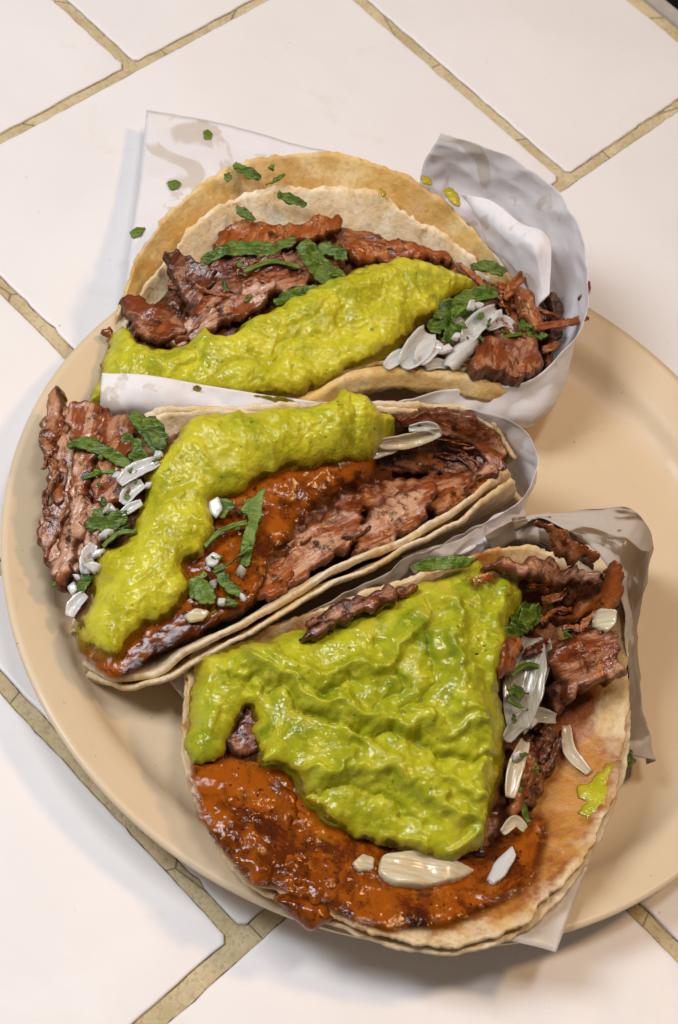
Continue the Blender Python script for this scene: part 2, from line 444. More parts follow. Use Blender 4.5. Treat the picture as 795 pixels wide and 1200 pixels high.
def mat_salsa(name="red_salsa", film=True):
    s = NT(name, .2, .3)
    n = s.noise(s.obj, 60, 5, .65, .8); n2 = s.noise(s.obj, 420, 4, .65); n3 = s.noise(s.map(s.obj, (1, 1, 1), (3, 2, 8)), 140, 4, .65)
    c = s.mix(s.ramp(n, [(.38, 0.0), (.58, 1.0)]), (.10, .018, .0015), (.31, .074, .003))
    c = s.mix(s.ramp(n3, [(.54, 0.0), (.68, .6)]), c, (.40, .135, .008))
    c = s.mix(s.ramp(s.noise(s.map(s.obj, (1, 1, 1), (1, 9, 3)), 75, 5, .7), [(.48, 0.0), (.62, .85)]), c, (.055, .010, .002))
    c = s.mix(s.ramp(s.noise(s.map(s.obj, (1, 1, 1), (7, 1, 4)), 620, 3, .6), [(.62, 0.0), (.68, .95)]), c, (.018, .007, .004))
    b = s.bump(n, .15, .001); b = s.bump(n3, .25, .0008, b); b = s.bump(n2, .3, .0005, b)
    ed = s.comp(s.fib, 2); e2 = s.math('ADD', ed, s.math('MULTIPLY', s.math('SUBTRACT', n, .5), .7))
    if film: s.put(s.ramp(e2, [(.0, 0.0), (.42, 1.0)]), s.b.inputs["Alpha"])
    return s.done(c, b, s.ramp(n3, [(.35, .05), (.65, .14)]))
def mat_meat(name, dark, red, pale, palev=.5, gloss=.3, crust=.8):
    s = NT(name, .4, .4)
    n = s.noise(s.map(s.fib, (.34, 1.3, 0.0)), 1.0, 6, .7, .8); fine = s.noise(s.map(s.fib, (.7, 8, 0.0)), 1.3, 4, .65, .3)
    big = s.noise(s.obj, 95, 5, .65, .6); ed = s.comp(s.fib, 2)
    c = s.mix(s.ramp(n, [(.44, 0.0), (.53, 1.0)]), red, pale)
    c = s.mix(s.ramp(big, [(palev - .10, 1.0), (palev + .06, 0.0)]), c, red)
    c = s.mix(s.ramp(s.noise(s.map(s.obj, (1, 1, 1), (6, 3, 3)), 85, 4, .6), [(.52, 0.0), (.64, .75)]), c, (.36, .105, .015))
    c = s.mix(s.ramp(s.noise(s.map(s.obj, (1, 1, 1), (3, 3, 3)), 150, 5, .72), [(.53, 0.0), (.66, .95)]), c, dark)
    c = s.mix(s.math('MULTIPLY', s.ramp(fine, [(.36, 1.0), (.48, 0.0)]), .28), c, dark)
    e2 = s.math('ADD', ed, s.math('MULTIPLY', s.math('SUBTRACT', big, .5), .45))
    c = s.mix(s.math('MULTIPLY', s.ramp(e2, [(.02, 1.0), (.20, 0.0)]), crust), c, s.mix(.35, dark, red))
    b = s.bump(fine, .25, .0006); b = s.bump(s.noise(s.obj, 380, 3, .6), .45, .0008, b)
    return s.done(c, b, s.ramp(big, [(.35, gloss - .20), (.65, gloss + .05)]), sss=.04, rad=(.002, .001, .0006))
def mat_onion(name="onion", tint=(.97, .96, .91), t2=(.84, .83, .74)):
    s = NT(name, .14, .5)
    n = s.noise(s.map(s.fib, (.4, 7, 0)), 2, 4, .6); n2 = s.noise(s.obj, 120, 3)
    c = s.mix(s.ramp(n, [(.40, 0.0), (.60, 1.0)]), t2, tint)
    s.b.inputs["Transmission Weight"].default_value = .3; s.b.inputs["IOR"].default_value = 1.36
    return s.done(c, s.bump(n, .35, .0005), s.ramp(n2, [(.3, .05), (.7, .18)]), sss=.5, rad=(.005, .005, .004), coat=.5, coat_rough=.05)
def mat_cilantro(name="cilantro", a=(.018, .050, .003), b_=(.14, .235, .014)):
    s = NT(name, .5, .5)
    n = s.noise(s.obj, 200, 4, .6, .5); v = s.noise(s.map(s.fib, (1, 4, 0)), 3, 3); big = s.noise(s.obj, 90, 2)
    c = s.mix(s.ramp(n, [(.35, 0.0), (.65, 1.0)]), a, b_)
    c = s.mix(s.math('MULTIPLY', s.rnd, .55), c, (.13, .21, .025))
    c = s.mix(s.ramp(v, [(.52, 0.0), (.60, .8)]), c, (.22, .33, .06))
    return s.done(c, s.bump(v, .7, .0008), s.ramp(big, [(.3, .15), (.7, .38)]), trans=.3)
def mat_paper(name, oil=.0, lo=.5, tone=(.93, .91, .93), stain=(.66, .56, .44)):
    s = NT(name, .45, .4)
    n = s.noise(s.obj, 30, 4, .55, .8); fine = s.noise(s.obj, 900, 3, .6)
    k = s.ramp(n, [(lo, 0.0), (lo + .03, oil)])
    sp = s.ramp(s.noise(s.map(s.obj, (1, 1, 1), (4, 4, 1)), 130, 3, .5), [(.66, 0.0), (.70, .8)])
    k = s.math('MAXIMUM', k, s.math('MULTIPLY', sp, max(oil, .5)))
    c = s.mix(k, tone, stain)
    c = s.mix(s.math('MULTIPLY', s.ramp(s.noise(s.obj, 9, 3), [(.4, 0.0), (.7, 1.0)]), .3), c, (.72, .64, .54))
    cr = s.voro(s.map(s.obj, (1, 1, 1), (1, 4, 2)), 42, "Distance", 'DISTANCE_TO_EDGE')
    w = s.n.new("ShaderNodeVectorMath"); w.operation = 'ADD'; s.link(s.obj, w.inputs[0])
    ns = s.n.new("ShaderNodeTexNoise"); s.link(s.obj, ns.inputs["Vector"]); ns.inputs["Scale"].default_value = 30
    sc = s.n.new("ShaderNodeVectorMath"); sc.operation = 'SCALE'; s.link(ns.outputs["Color"], sc.inputs[0]); sc.inputs["Scale"].default_value = .03; s.link(sc.outputs[0], w.inputs[1])
    cr2 = s.voro(w.outputs[0], 30, "Distance", 'F1')
    b = s.bump(cr2, .3, .004); b = s.bump(s.noise(s.obj, 60, 3, .6, 1.0), .3, .0016, b); b = s.bump(fine, .15, .0002, b)
    return s.done(c, b, s.ramp(k, [(0, .5), (1, .22)]), trans=.3)

def mat_flat(name, col, rough):
    s = NT(name, rough); n = s.noise(s.obj, 200, 4)
    return s.done(s.mix(n, tuple(x * .8 for x in col), tuple(min(1, x * 1.2) for x in col)), s.bump(n, .2, .0005))

M_tile, M_grout, M_grime, M_plate = mat_tile(), mat_grout(), mat_grout_dirt(), mat_plate()
M_tort = mat_tortilla("corn_tortilla", (.76, .64, .45), (.68, .49, .25), 0, .5)
M_tort_oil = mat_tortilla("oily_corn_tortilla", (.80, .62, .32), (.71, .47, .15), .5, .7)
M_tort_in = mat_tortilla("pale_corn_tortilla", (.90, .79, .58), (.80, .61, .34), .15, .8)
M_tort_red = mat_tortilla("salsa_stained_tortilla", (.76, .62, .40), (.68, .47, .21), 0, .6, .95)
M_guac = mat_guac()
M_guac3 = mat_guac("smooth_guacamole", .28, (.29, .305, .008), (.46, .45, .020), (.15, .215, .006))
M_salsa = mat_salsa(); M_salsa_t = mat_salsa('thick_red_salsa', False)
M_meat = mat_meat("roast_pork", (.020, .005, .002), (.19, .040, .008), (.43, .205, .105), .47)
M_meat_pink = mat_meat("pink_pork", (.034, .008, .003), (.25, .062, .015), (.53, .295, .18), .41, .28, .9)
M_meat_dark = mat_meat("charred_gap_shade_pork", (.014, .005, .003), (.11, .028, .009), (.28, .115, .06), .5, .3, .9)  # charred pieces; also fillings, with the shade of gaps put into the colour
M_meat_red = mat_meat("chilli_pork", (.04, .010, .003), (.29, .070, .012), (.46, .20, .08), .5, .25, .7)
M_onion = mat_onion(); M_onion_w = mat_onion("wilted_onion", (.74, .69, .55), (.56, .50, .36)); M_onion_w.node_tree.nodes["Principled BSDF"].inputs["Transmission Weight"].default_value = .5; M_onion_y = mat_onion("stained_onion", (.90, .80, .58), (.80, .62, .34))
M_cil = mat_cilantro(); M_cil_l = mat_cilantro("light_cilantro", (.09, .17, .010), (.26, .38, .05))
M_paper = mat_paper("wrapping_paper", .6, .57); M_paper_oil = mat_paper("greasy_wrapping_paper", .95, .44, (.62, .54, .45), (.22, .14, .07))
M_trim, M_black = mat_flat("metal_trim", (.42, .40, .36), .35), mat_flat("dark_gap_floor", (.004, .004, .005), .8)

# ------------------------------------------------------------------ the counter: grout bed and tiles
CH = CAM[2]; ROT = math.radians(62.683)
EU, EV = np.array([math.cos(ROT), math.sin(ROT)]), np.array([-math.sin(ROT), math.cos(ROT)])
def tw(u, v, z=0.0):
    p = CAM[:2] + u * CH * EU + v * CH * EV
    return np.array([p[0], p[1], z])
e0 = at(770, 4, 0)[:2] - CAM[:2]
U_EDGE = float(e0 @ EU) / CH - 0.006
bed = [tw(-1.0, -1.0, -.0009), tw(U_EDGE, -1.0, -.0009), tw(U_EDGE, 1.6, -.0009), tw(-1.0, 1.6, -.0009)]
vb = np.array(bed + [p - np.array([0, 0, .03]) for p in bed])
counter = make("countertop", vb, [(0, 1, 2, 3), (7, 6, 5, 4), (0, 4, 5, 1), (1, 5, 6, 2), (2, 6, 7, 3), (3, 7, 4, 0)], M_grout, smooth=False)
counter["kind"] = "structure"
V_L = [.6804 + 2 * .2649, .6804 + .2649, .6804, .4155, .1506, -.1143, -.3792]
G_V = [.0085, .0085, .0080, .0088, .0128, .012, .012]      # joint widths
rowj = {1: .9578, 2: .7617, 3: .9578, 4: .3692, 5: .5576, 6: .3692}
def tile(u0, u1, v0, v1):
    rs = RNG.uniform(-1, 1, 8) * .0007
    cs = [(u0 + rs[0], v0 + rs[1]), (u1 + rs[2], v0 + rs[3]), (u1 + rs[4], v1 + rs[5]), (u0 + rs[6], v1 + rs[7])]
    # rounded outline, chipped a little along the sides
    out = []
    for k in range(4):
        a, b = np.array(cs[k]), np.array(cs[(k + 1) % 4]); d = (b - a) / np.linalg.norm(b - a); nrm = np.array([-d[1], d[0]])
        L = np.linalg.norm(b - a); n = 46
        for t in np.linspace(.0035, L - .0035, n):
            p = a + d * t
            j = fbm(np.array([[p[0] * 90, p[1] * 90, k * 5.0]]), 3, .6)[0] * .00075
            j = j + max(0, fbm(np.array([[p[0] * 210, p[1] * 210, 40 + k]]), 2)[0] - .55) * .006
            out.append(p + nrm * j)
    out = np.array(out); c = np.mean(cs, 0)
    def inset(o, k): d = c - o; return o + d / np.linalg.norm(d, axis=1)[:, None] * k
    prof = [(0, -.0035), (0, -.0006), (.0005, -.0002), (.0013, -.00004), (.0030, 0.0)]
    V = []
    for k, z in prof:
        for p in inset(out, k): V.append(tw(p[0], p[1], z))
    n = len(out); F = [tuple(range((len(prof) - 1) * n, len(prof) * n))]
    for r in range(len(prof) - 1):
        for j in range(n): F.append((r * n + j, r * n + (j + 1) % n, (r + 1) * n + (j + 1) % n, (r + 1) * n + j))
    o = make("tile", np.array(V), F, M_tile, counter)
    # grime gathered in the joint along the tile
    V = []
    for k, z in ((-.0007, -.00075), (.001, -.00073)):
        for p in inset(out, k): V.append(tw(p[0], p[1], z))
    F = [(j, (j + 1) % n, n + (j + 1) % n, n + j) for j in range(n)]
    make("grime_line", np.array(V), F, M_grime, o)
for r in range(1, 7):
    v1, v0 = V_L[r - 1] - G_V[r - 1] / 2, V_L[r] + G_V[r] / 2
    for k in range(-3, 3):
        a, b = rowj[r] + k * .4028 + .0048, rowj[r] + (k + 1) * .4028 - .0048
        b = min(b, U_EDGE - .012)
        if b - a < .03: continue
        tile(a, b, v0, v1)
# metal edging and a floor coloured near-black for the unlit gap beyond the counter
a, b = U_EDGE, U_EDGE + .014
vb = [tw(a, -1, -.03), tw(b, -1, -.03), tw(b, -1, .0006), tw(a, -1, .0006), tw(a, 1.6, -.03), tw(b, 1.6, -.03), tw(b, 1.6, .0006), tw(a, 1.6, .0006)]
tr = make("counter_edging", np.array(vb), [(0, 1, 2, 3), (7, 6, 5, 4), (0, 4, 5, 1), (1, 5, 6, 2), (2, 6, 7, 3), (3, 7, 4, 0)], M_trim, smooth=False)
tr["kind"] = "structure"
fl = make("floor", np.array([tw(-4, -4, -.75), tw(6, -4, -.75), tw(6, 6, -.75), tw(-4, 6, -.75)]), [(0, 1, 2, 3)], M_black, smooth=False)
fl["kind"] = "structure"

# ------------------------------------------------------------------ plate
def plate():
    prof = [(0, .62), (4, .62), (8, .60), (9.9, .60), (10.35, .66), (10.7, .86), (10.95, 1.15), (11.2, 1.40), (11.6, 1.56), (12.0, 1.68), (12.25, 1.76),
            (12.4, 1.81), (12.5, 1.82), (12.55, 1.76), (12.52, 1.66), (12.3, 1.52), (11.6, 1.1), (11.0, .72), (10.5, .42), (9.9, .25),
            (9.2, .22), (9.0, .06), (8.6, .03), (8.4, .22), (4, .25), (0, .25)]
    p = crom(np.c_[np.array(prof), np.zeros(len(prof))], 110)[:, :2] * .01
    n = 160; V, F = [], []
    a = np.linspace(0, 2 * math.pi, n, endpoint=False)
    for r, z in p:
        r = max(r, 1e-5)
        V += np.c_[r * np.cos(a), r * np.sin(a), np.full(n, z)].tolist()
    for i in range(len(p) - 1):
        for j in range(n): F.append((i * n + j, i * n + (j + 1) % n, (i + 1) * n + (j + 1) % n, (i + 1) * n + j))
    F = [f[::-1] for f in F]
    o = make("plate", np.array(V), F, M_plate)
    return tag(o, "round beige melamine dinner plate under the three tacos", "plate")
plate()

# ------------------------------------------------------------------ food helpers
def d_guac(big=.16, mid=.07, fine=.022, lump=.42):
    def f(P, prof):
        wv = np.c_[fbm(P * .7 + 3, 2), fbm(P * .7 + 8, 2), np.zeros(len(P))] * .5
        W = P + wv * .3 + np.c_[fbm(P * 4, 2), fbm(P * 4 + 9, 2), np.zeros(len(P))] * .08
        return prof ** .6 * (big * fbm((P + wv) * .75, 2) + mid * billow((P + wv) * 1.5 + 5, 2) + lump * (.075 * lumps(W, .62, .5) + .05 * lumps(W + 50, .34, .6) + .035 * lumps(W + 90, .2, .7))
                             + fine * fbm(P * 6, 3, .6) + .010 * fbm(P * 16, 2))
    return f
def d_salsa(P, prof):
    return prof ** .5 * (.07 * fbm(P * .9, 2) + .02 * lumps(P, .5, .4) + .02 * lumps(P + 40, .28, .4) + .012 * fbm(P * 5, 3, .6) + .005 * fbm(P * 12, 2))
def d_meat(P, prof):
    W = P + np.c_[np.zeros(len(P)), .25 * fbm(P * np.array([.5, .8, 1]), 2), np.zeros(len(P))]
    g = np.abs(perlin(W * np.array([.28, 1.9, 1.0]))) ; g2 = np.abs(perlin(W * np.array([.5, 4.6, 1.0]) + 7))
    return (.2 + .8 * prof) * (.13 * fbm(P * .9, 2) + .045 * np.minimum(g, .3) + .03 * np.minimum(g2, .3) - .02 + .045 * fbm(P * np.array([1.2, 2.6, 1]), 3, .6) + .014 * fbm(P * 8, 2))
def d_rough(P, prof):
    return (.3 + .7 * prof) * (.30 * fbm(P * 1.3, 3, .6) + .10 * fbm(P * 4.5, 3, .6))
def d_onion(P, prof):
    return prof * (.04 * fbm(P * np.array([.6, 3.5, 1]), 2)) + .10 * fbm(P * 1.3, 1)
def d_leaf(P, prof):
    return .16 * fbm(P * 1.5, 2) + .05 * fbm(P * 4, 2)
def d_tort(amp=.05):
    def f(W, su, sv): return amp * fbm(W * .55, 2) + .022 * fbm(W * 2.2, 3, .6) + .012 * fbm(W * 8, 2)
    return f
def d_paper(amp=.05):
    def f(W, su, sv):
        return amp * 1.3 * (.5 - 2 * np.abs(perlin(W * .42))) + amp * .8 * (.5 - 2 * np.abs(perlin(W * .85 + 20))) + amp * .3 * fbm(W * 1.6, 2)
    return f

def meat(poly, surf, T, m=None, lift=.15, thick=.3, fib=0, tilt=(0, 0), bow=0.0, ragged=.2, cell=.05, name="meat_piece", edge=.1):
    return blob(name, poly, surf, m or M_meat, T, thick=thick, edge=edge, cell=cell, lift=lift, disp=d_meat, ragged=ragged, rfreq=2.6, fib=fib,
                tilt=tilt, bow=bow, under=.5)
def onion(poly, surf, T, m=None, lift=.35, thick=.2, fib=0, tilt=(0, 0), bow=0.0):
    return blob("onion_piece", poly, surf, m or M_onion, T, thick=thick * .6, edge=.05, cell=.035, lift=lift, disp=d_onion, ragged=.02, fib=fib, tilt=tilt,
                bow=bow, under=.5, sharp=True)
def leaf(poly, surf, T, m=None, lift=.4, tilt=(0, 0), bow=0.0, fib=0, ragged=.12):
    return blob("cilantro_leaf", poly, surf, m or M_cil, T, thick=.016, edge=.03, cell=.03, lift=lift, disp=d_leaf, ragged=ragged, rfreq=3.6,
                fib=fib, tilt=tilt, bow=bow, under=.6, sharp=True)
def stem(pts, width, surf, T, m=None, lift=.4, curl=.25, twist=0, arch=.0, **k):
    """a chopped strip of leaf along sighted points"""
    c = crom(np.array(pts, float), 9); t = np.gradient(c, axis=0); t /= np.linalg.norm(t, axis=1)[:, None]; n = np.stack([-t[:, 1], t[:, 0]], 1)
    s = np.linspace(0, 1, 9); wv = width / 2 * (.35 + .65 * np.sin(np.pi * np.clip(s, .06, .94)) ** .6) * (1 + .3 * perlin(np.c_[s * 4, s * 0 + len(pts), s * 0 + pts[0][0]]))
    return leaf(np.vstack([c + n * wv[:, None], (c - n * wv[:, None])[::-1]]), surf, T, m, lift, (0, twist * .01), 0.0, 0, .07)
def shred(pts, width, surf, T, m=None, lift=.3, twist=0, arch=.1, name="meat_shred"):
    return strip(name, pts, width, surf, m or M_meat_red, T, lift=lift, thick=.1, curl=.2, twist=twist, arch=arch, ends=.25, wob=.1)
def osliver(pts, width, surf, T, m=None, lift=.35, curl=.35, twist=0, arch=.0):
    return strip("onion_sliver", pts, width, surf, m or M_onion, T, lift=lift, thick=.07, curl=curl, twist=twist, arch=arch, ends=.4, wob=.004, tn_=.08, wn=.1)

def shreds(poly, surf, T, n, ang, lift=(.1, .5), mats=None, seed=1):
    """loose fibres of pork pulled off the slabs, inside a sighted outline"""
    r = random.Random(seed); P = np.array(poly, float); lo, hi = P.min(0), P.max(0); k = 0
    while k < n:
        p = np.array([r.uniform(lo[0], hi[0]), r.uniform(lo[1], hi[1])])
        if polysd(p[None], P)[0][0] < 3: continue
        a = math.radians(r.gauss(ang, 22)); L = r.uniform(9, 24); d = np.array([math.cos(a), -math.sin(a)]) * L; b = np.array([d[1], -d[0]]) * r.uniform(-.35, .35)
        shred([p - d, p + b, p + d], r.uniform(4, 9), surf, T, r.choice(mats or [M_meat, M_meat_red, M_meat_dark, M_meat_pink]), r.uniform(*lift), r.uniform(-40, 40), r.uniform(-.05, .15))
        k += 1
def scatter(poly, surf, T, n, kind, lift, seed):
    """onion dice or herb flakes strewn inside a sighted outline"""
    r = random.Random(seed); P = np.array(poly, float); lo, hi = P.min(0), P.max(0); k = 0
    while k < n:
        p = np.array([r.uniform(lo[0], hi[0]), r.uniform(lo[1], hi[1])])
        if polysd(p[None], P)[0][0] < 2: continue
        a0 = r.uniform(0, 6.28); m = 4 if kind == 'onion' else 7; ra, rb = (r.uniform(7, 12), r.uniform(5, 8)) if kind == 'onion' else (r.uniform(3.5, 8), r.uniform(2.5, 4.5))
        pl = []
        for j in range(m):
            a = 6.283 * j / m + r.uniform(-.25, .25); q = r.uniform(.7, 1.15)
            x, y = math.cos(a) * ra * q, math.sin(a) * rb * q
            pl.append((p[0] + x * math.cos(a0) - y * math.sin(a0), p[1] + x * math.sin(a0) + y * math.cos(a0)))
        L = r.uniform(*lift); tl = (r.uniform(-.35, .35), r.uniform(-.35, .35))
        if kind == 'onion': onion(pl, surf, T, r.choice([M_onion, M_onion, M_onion_w]), L, r.uniform(.18, .34), r.uniform(0, 180), tl)
        else: leaf(pl, surf, T, r.choice([M_cil, M_cil, M_cil_l]), L, tl, ragged=.06)
        k += 1
def stalk(pts, surf, T, lift, width=3.5, m=None):
    return strip("cilantro_stalk", pts, width, surf, m or M_cil_l, T, lift=lift, thick=.07, curl=.3, ends=.8, wob=.02)
def lerp(a, b, t): return [tuple(np.array(p) * (1 - t) + np.array(q) * t) for p, q in zip(a, b)]
def even(l, n): return crom(np.array(l, float), n)          # resample a sighted curve
def foldsheet(back, foldl, front, bulge, n=14, lipc=None):
    """rows from the back rim through the fold to the front rim; bulge in cm pushes the walls out"""
    B, F, G = [pts3(even(c, n)) for c in (back, foldl, front)]
    ax = F[-1] - F[0]; ax /= np.linalg.norm(ax); out = np.cross(ax, [0, 0, 1]); out /= np.linalg.norm(out)
    if (B.mean(0) - F.mean(0)) @ out < 0: out = -out
    dn = np.array([0, 0, -1.0])
    b1 = B * .62 + F * .38 + (out * .5 + dn * .8) * bulge * .01; b2 = B * .25 + F * .75 + (out * .5 + dn * .6) * bulge * .01
    g1 = G * .62 + F * .38 + (-out * .5 + dn * .8) * bulge * .01; g2 = G * .25 + F * .75 + (-out * .5 + dn * .6) * bulge * .01
    lip = [pts3(even(lipc, n))] if lipc is not None else []
    return [B, b1, b2, F, g2, g1, G] + lip
def raise_rows(rows, dz): return [r + np.array([0, 0, dz * .01]) for r in rows]

# ================================================================== TACO at the rear of the plate
# ---- its paper
P1 = thing("wrapping_paper", "white paper wrapped round the rear taco and flaring into an open cone at one end", "paper", at(400, 400, .6))
loft("back_sheet", [
    [(172, 129, 1.0), (250, 143, 1.5), (340, 166, 2.0), (430, 192, 2.5), (520, 235, 2.9)],
    [(165, 200, 1.2), (250, 215, 1.9), (340, 230, 2.3), (430, 250, 2.6), (530, 290, 2.5)],
    [(152, 300, 1.75), (240, 320, 1.9), (340, 330, 1.6), (440, 350, 1.6), (540, 370, 1.5)],
    [(140, 385, 1.05), (240, 400, .85), (340, 405, .8), (440, 405, .8), (540, 405, .8)]], M_paper, P1, 60, 40, .02, d_paper(.04))
rim = [(120, 437, 3.3), (170, 440, 3.4), (240, 451, 3.5), (300, 461, 3.5), (350, 468, 3.5), (405, 474, 3.4), (445, 474, 3.4), (480, 468, 3.4),
       (515, 459, 3.4), (560, 453, 3.4), (605, 450, 3.5), (640, 435, 3.7), (662, 412, 4.0), (682, 380, 4.4), (692, 340, 4.8), (689, 295, 5.2),
       (672, 250, 5.5), (645, 215, 5.7), (605, 187, 5.8), (560, 168, 5.8), (517, 156, 5.7)]
mid = [(118, 474, 2.8), (170, 480, 2.9), (240, 490, 2.9), (300, 497, 2.9), (350, 502, 2.8), (405, 503, 2.6), (445, 505, 2.3), (490, 505, 2.1),
       (540, 502, 2.1), (590, 500, 2.1), (632, 494, 2.1), (652, 470, 2.3), (660, 445, 2.6), (668, 410, 3.0), (674, 370, 3.3), (672, 335, 3.6),
       (655, 300, 3.8), (628, 270, 3.9), (595, 240, 4.0), (545, 212, 4.2), (497, 192, 4.4)]
bot = [(125, 500, .9), (180, 505, .9), (250, 512, .8), (300, 514, .8), (350, 512, .8), (405, 498, .8), (445, 500, .8), (490, 502, .8),
       (540, 500, .8), (585, 498, .8), (620, 490, .8), (632, 470, .8), (636, 445, .9), (635, 420, 1.1), (632, 390, 1.4), (620, 360, 1.8),
       (606, 335, 2.1), (585, 305, 2.4), (555, 275, 2.7), (520, 245, 3.0), (490, 220, 3.3)]
loft("wrap", [rim, mid, bot], M_paper, P1, 220, 50, .02, d_paper(.11))
loft("inner_fold", [
    [(540, 228, 4.5), (575, 235, 4.7), (612, 262, 4.9), (640, 275, 5.0), (646, 300, 4.8), (644, 345, 4.1)],
    [(560, 255, 4.1), (590, 270, 4.5), (612, 285, 4.8), (626, 296, 4.9), (630, 318, 4.5), (634, 355, 3.8)],
    [(575, 290, 3.4), (592, 302, 3.6), (604, 318, 3.7), (612, 330, 3.6), (620, 345, 3.4), (626, 372, 3.1)]], M_paper, P1, 80, 40, .02, d_paper(.10))

T1 = thing("taco", "wide open rear taco with cilantro scattered on its upright tortilla above guacamole and shredded pork", "taco", at(380, 395, .7))
back1 = [(132, 402, 1.3), (146, 350, 2.3), (166, 297, 3.1), (205, 243, 3.9), (255, 205, 4.4), (320, 182, 4.7), (390, 180, 4.8), (450, 195, 4.7), (510, 228, 4.4),
         (558, 275, 3.9), (594, 320, 3.1), (620, 380, 1.9)]
fold1 = [(135, 410, 1.2), (250, 410, 1.05), (380, 405, 1.0), (500, 402, 1.05), (618, 395, 1.5)]
front1 = [(132, 415, 1.3), (170, 440, 2.1), (250, 456, 2.9), (355, 462, 3.4), (400, 441, 3.75), (440, 432, 3.85), (500, 432, 3.85), (553, 440, 3.7), (585, 448, 3.4),
          (609, 449, 3.0), (628, 420, 2.0)]
lip1 = [(x, y + 26 * min(1, max(0, (z - 1.4) / 2)), z - .55 * min(1, max(0, (z - 1.4) / 2))) for x, y, z in front1]
loft("outer_tortilla", foldsheet(back1, fold1, front1, .35, lipc=lip1), M_tort_oil, T1, 240, 70, .17, d_tort(.05), world=True, rough_edge=.10)
backi = [(150, 385, 1.7), (166, 345, 2.4), (195, 303, 3.1), (217, 277, 3.5), (237, 251, 3.9), (277, 233, 4.25), (325, 221, 4.4), (400, 221, 4.5), (440, 225, 4.4), (468, 243, 4.25),
         (505, 267, 3.95), (533, 287, 3.7), (560, 308, 3.3), (600, 370, 2.1)]
foldi = [(150, 400, 1.5), (250, 400, 1.35), (380, 396, 1.3), (500, 393, 1.35), (600, 388, 1.7)]
fronti = [(160, 412, 1.7), (250, 440, 2.8), (355, 448, 3.3), (440, 425, 3.7), (500, 425, 3.7), (553, 432, 3.5), (590, 435, 3.0)]
loft("inner_tortilla", foldsheet(backi, foldi, fronti, .25), M_tort_in, T1, 220, 50, .17, d_tort(.08), world=True, rough_edge=.12)
S1 = Surf([(150, 385, 2.0), (160, 430, 2.0), (230, 345, 2.9), (250, 420, 2.9), (300, 300, 3.4), (340, 272, 3.7), (350, 350, 3.4), (350, 430, 3.3), (450, 282, 3.9),
           (450, 360, 3.6), (430, 420, 3.5), (540, 320, 3.5), (550, 400, 3.3), (600, 360, 3.0), (620, 420, 2.7), (500, 425, 3.4), (650, 385, 2.6)])
blob("filling", [(155, 385), (185, 350), (240, 310), (290, 280), (360, 265), (450, 275), (540, 310), (600, 350), (640, 350), (650, 400), (635, 440), (560, 442), (450, 425), (350, 445), (250, 440), (165, 425)],
     S1, M_meat_dark, T1, thick=.3, edge=.6, cell=.09, lift=-.35, disp=d_rough, ragged=.2, under=2.5)  # dark pork colour stands in for shade in gaps between pieces
meat([(145, 343), (175, 350), (205, 372), (216, 396), (190, 404), (163, 394), (147, 370)], S1, T1, M_meat, .25, fib=-35, tilt=(.2, -.1))
meat([(193, 310), (225, 308), (250, 322), (248, 345), (228, 372), (212, 350), (200, 335)], S1, T1, M_meat_dark, .3, fib=60, tilt=(-.1, .25), bow=.25)
meat([(232, 322), (262, 306), (300, 296), (330, 300), (330, 325), (300, 340), (262, 352), (240, 345)], S1, T1, M_meat_dark, .3, fib=25, tilt=(0, .1))
meat([(290, 318), (330, 298), (385, 290), (408, 300), (385, 325), (340, 345), (300, 345)], S1, T1, M_meat, .35, fib=20, tilt=(.1, 0))
meat([(194, 398), (235, 368), (280, 345), (312, 335), (322, 347), (300, 366), (258, 382), (222, 402)], S1, T1, M_meat_pink, .42, fib=32, tilt=(.05, .15), thick=.3)
meat([(215, 380), (240, 350), (262, 345), (258, 358), (232, 385), (205, 402)], S1, T1, M_meat_pink, .45, fib=45, thick=.25)
meat([(253, 290), (262, 268), (300, 258), (345, 262), (392, 252), (398, 272), (345, 288), (280, 298)], S1, T1, M_meat_red, .18, fib=80, ragged=.2)
meat([(400, 288), (440, 280), (500, 288), (528, 306), (470, 306), (415, 308)], S1, T1, M_meat_red, .22, fib=10, ragged=.2)
meat([(545, 432), (560, 405), (590, 393), (622, 396), (633, 415), (630, 442), (604, 450), (570, 446)], S1, T1, M_meat, .45, fib=70, thick=.6, tilt=(0, -.2))
meat([(585, 352), (612, 350), (634, 368), (640, 398), (620, 402), (598, 385)], S1, T1, M_meat_dark, .2, fib=60)
meat([(600, 338), (618, 342), (634, 372), (626, 386), (608, 366)], S1, T1, M_meat_red, .55, fib=-60, thick=.3)
meat([(640, 345), (655, 352), (660, 380), (650, 430), (638, 430), (640, 390)], S1, T1, M_meat_dark, .1, fib=90)
shred([(592, 350), (602, 335), (619, 318)], 10, S1, T1, lift=.7)
shred([(626, 384), (655, 381), (690, 372)], 9, S1, T1, lift=1.0)
shred([(540, 310), (552, 322), (575, 345)], 9, S1, T1, lift=.3)
shred([(636, 410), (648, 408), (656, 400)], 8, S1, T1, lift=.5)
meat([(684, 338), (690, 330), (691, 345), (683, 352), (678, 350)], S1, T1, M_meat_red, 1.35, fib=60, thick=.15, cell=.03, ragged=.08)
meat([(120, 386), (128, 381), (135, 392), (133, 410), (126, 405), (122, 396)], S1, T1, M_meat_red, .3, fib=60, thick=.2, cell=.04)
shreds([(200, 300), (290, 265), (395, 255), (395, 290), (320, 345), (210, 380)], S1, T1, 16, 25, (.35, .7), seed=3)
shreds([(570, 340), (620, 330), (655, 370), (650, 430), (580, 430), (560, 390)], S1, T1, 16, -50, (.3, .8), [M_meat_red, M_meat, M_meat_dark], seed=4)
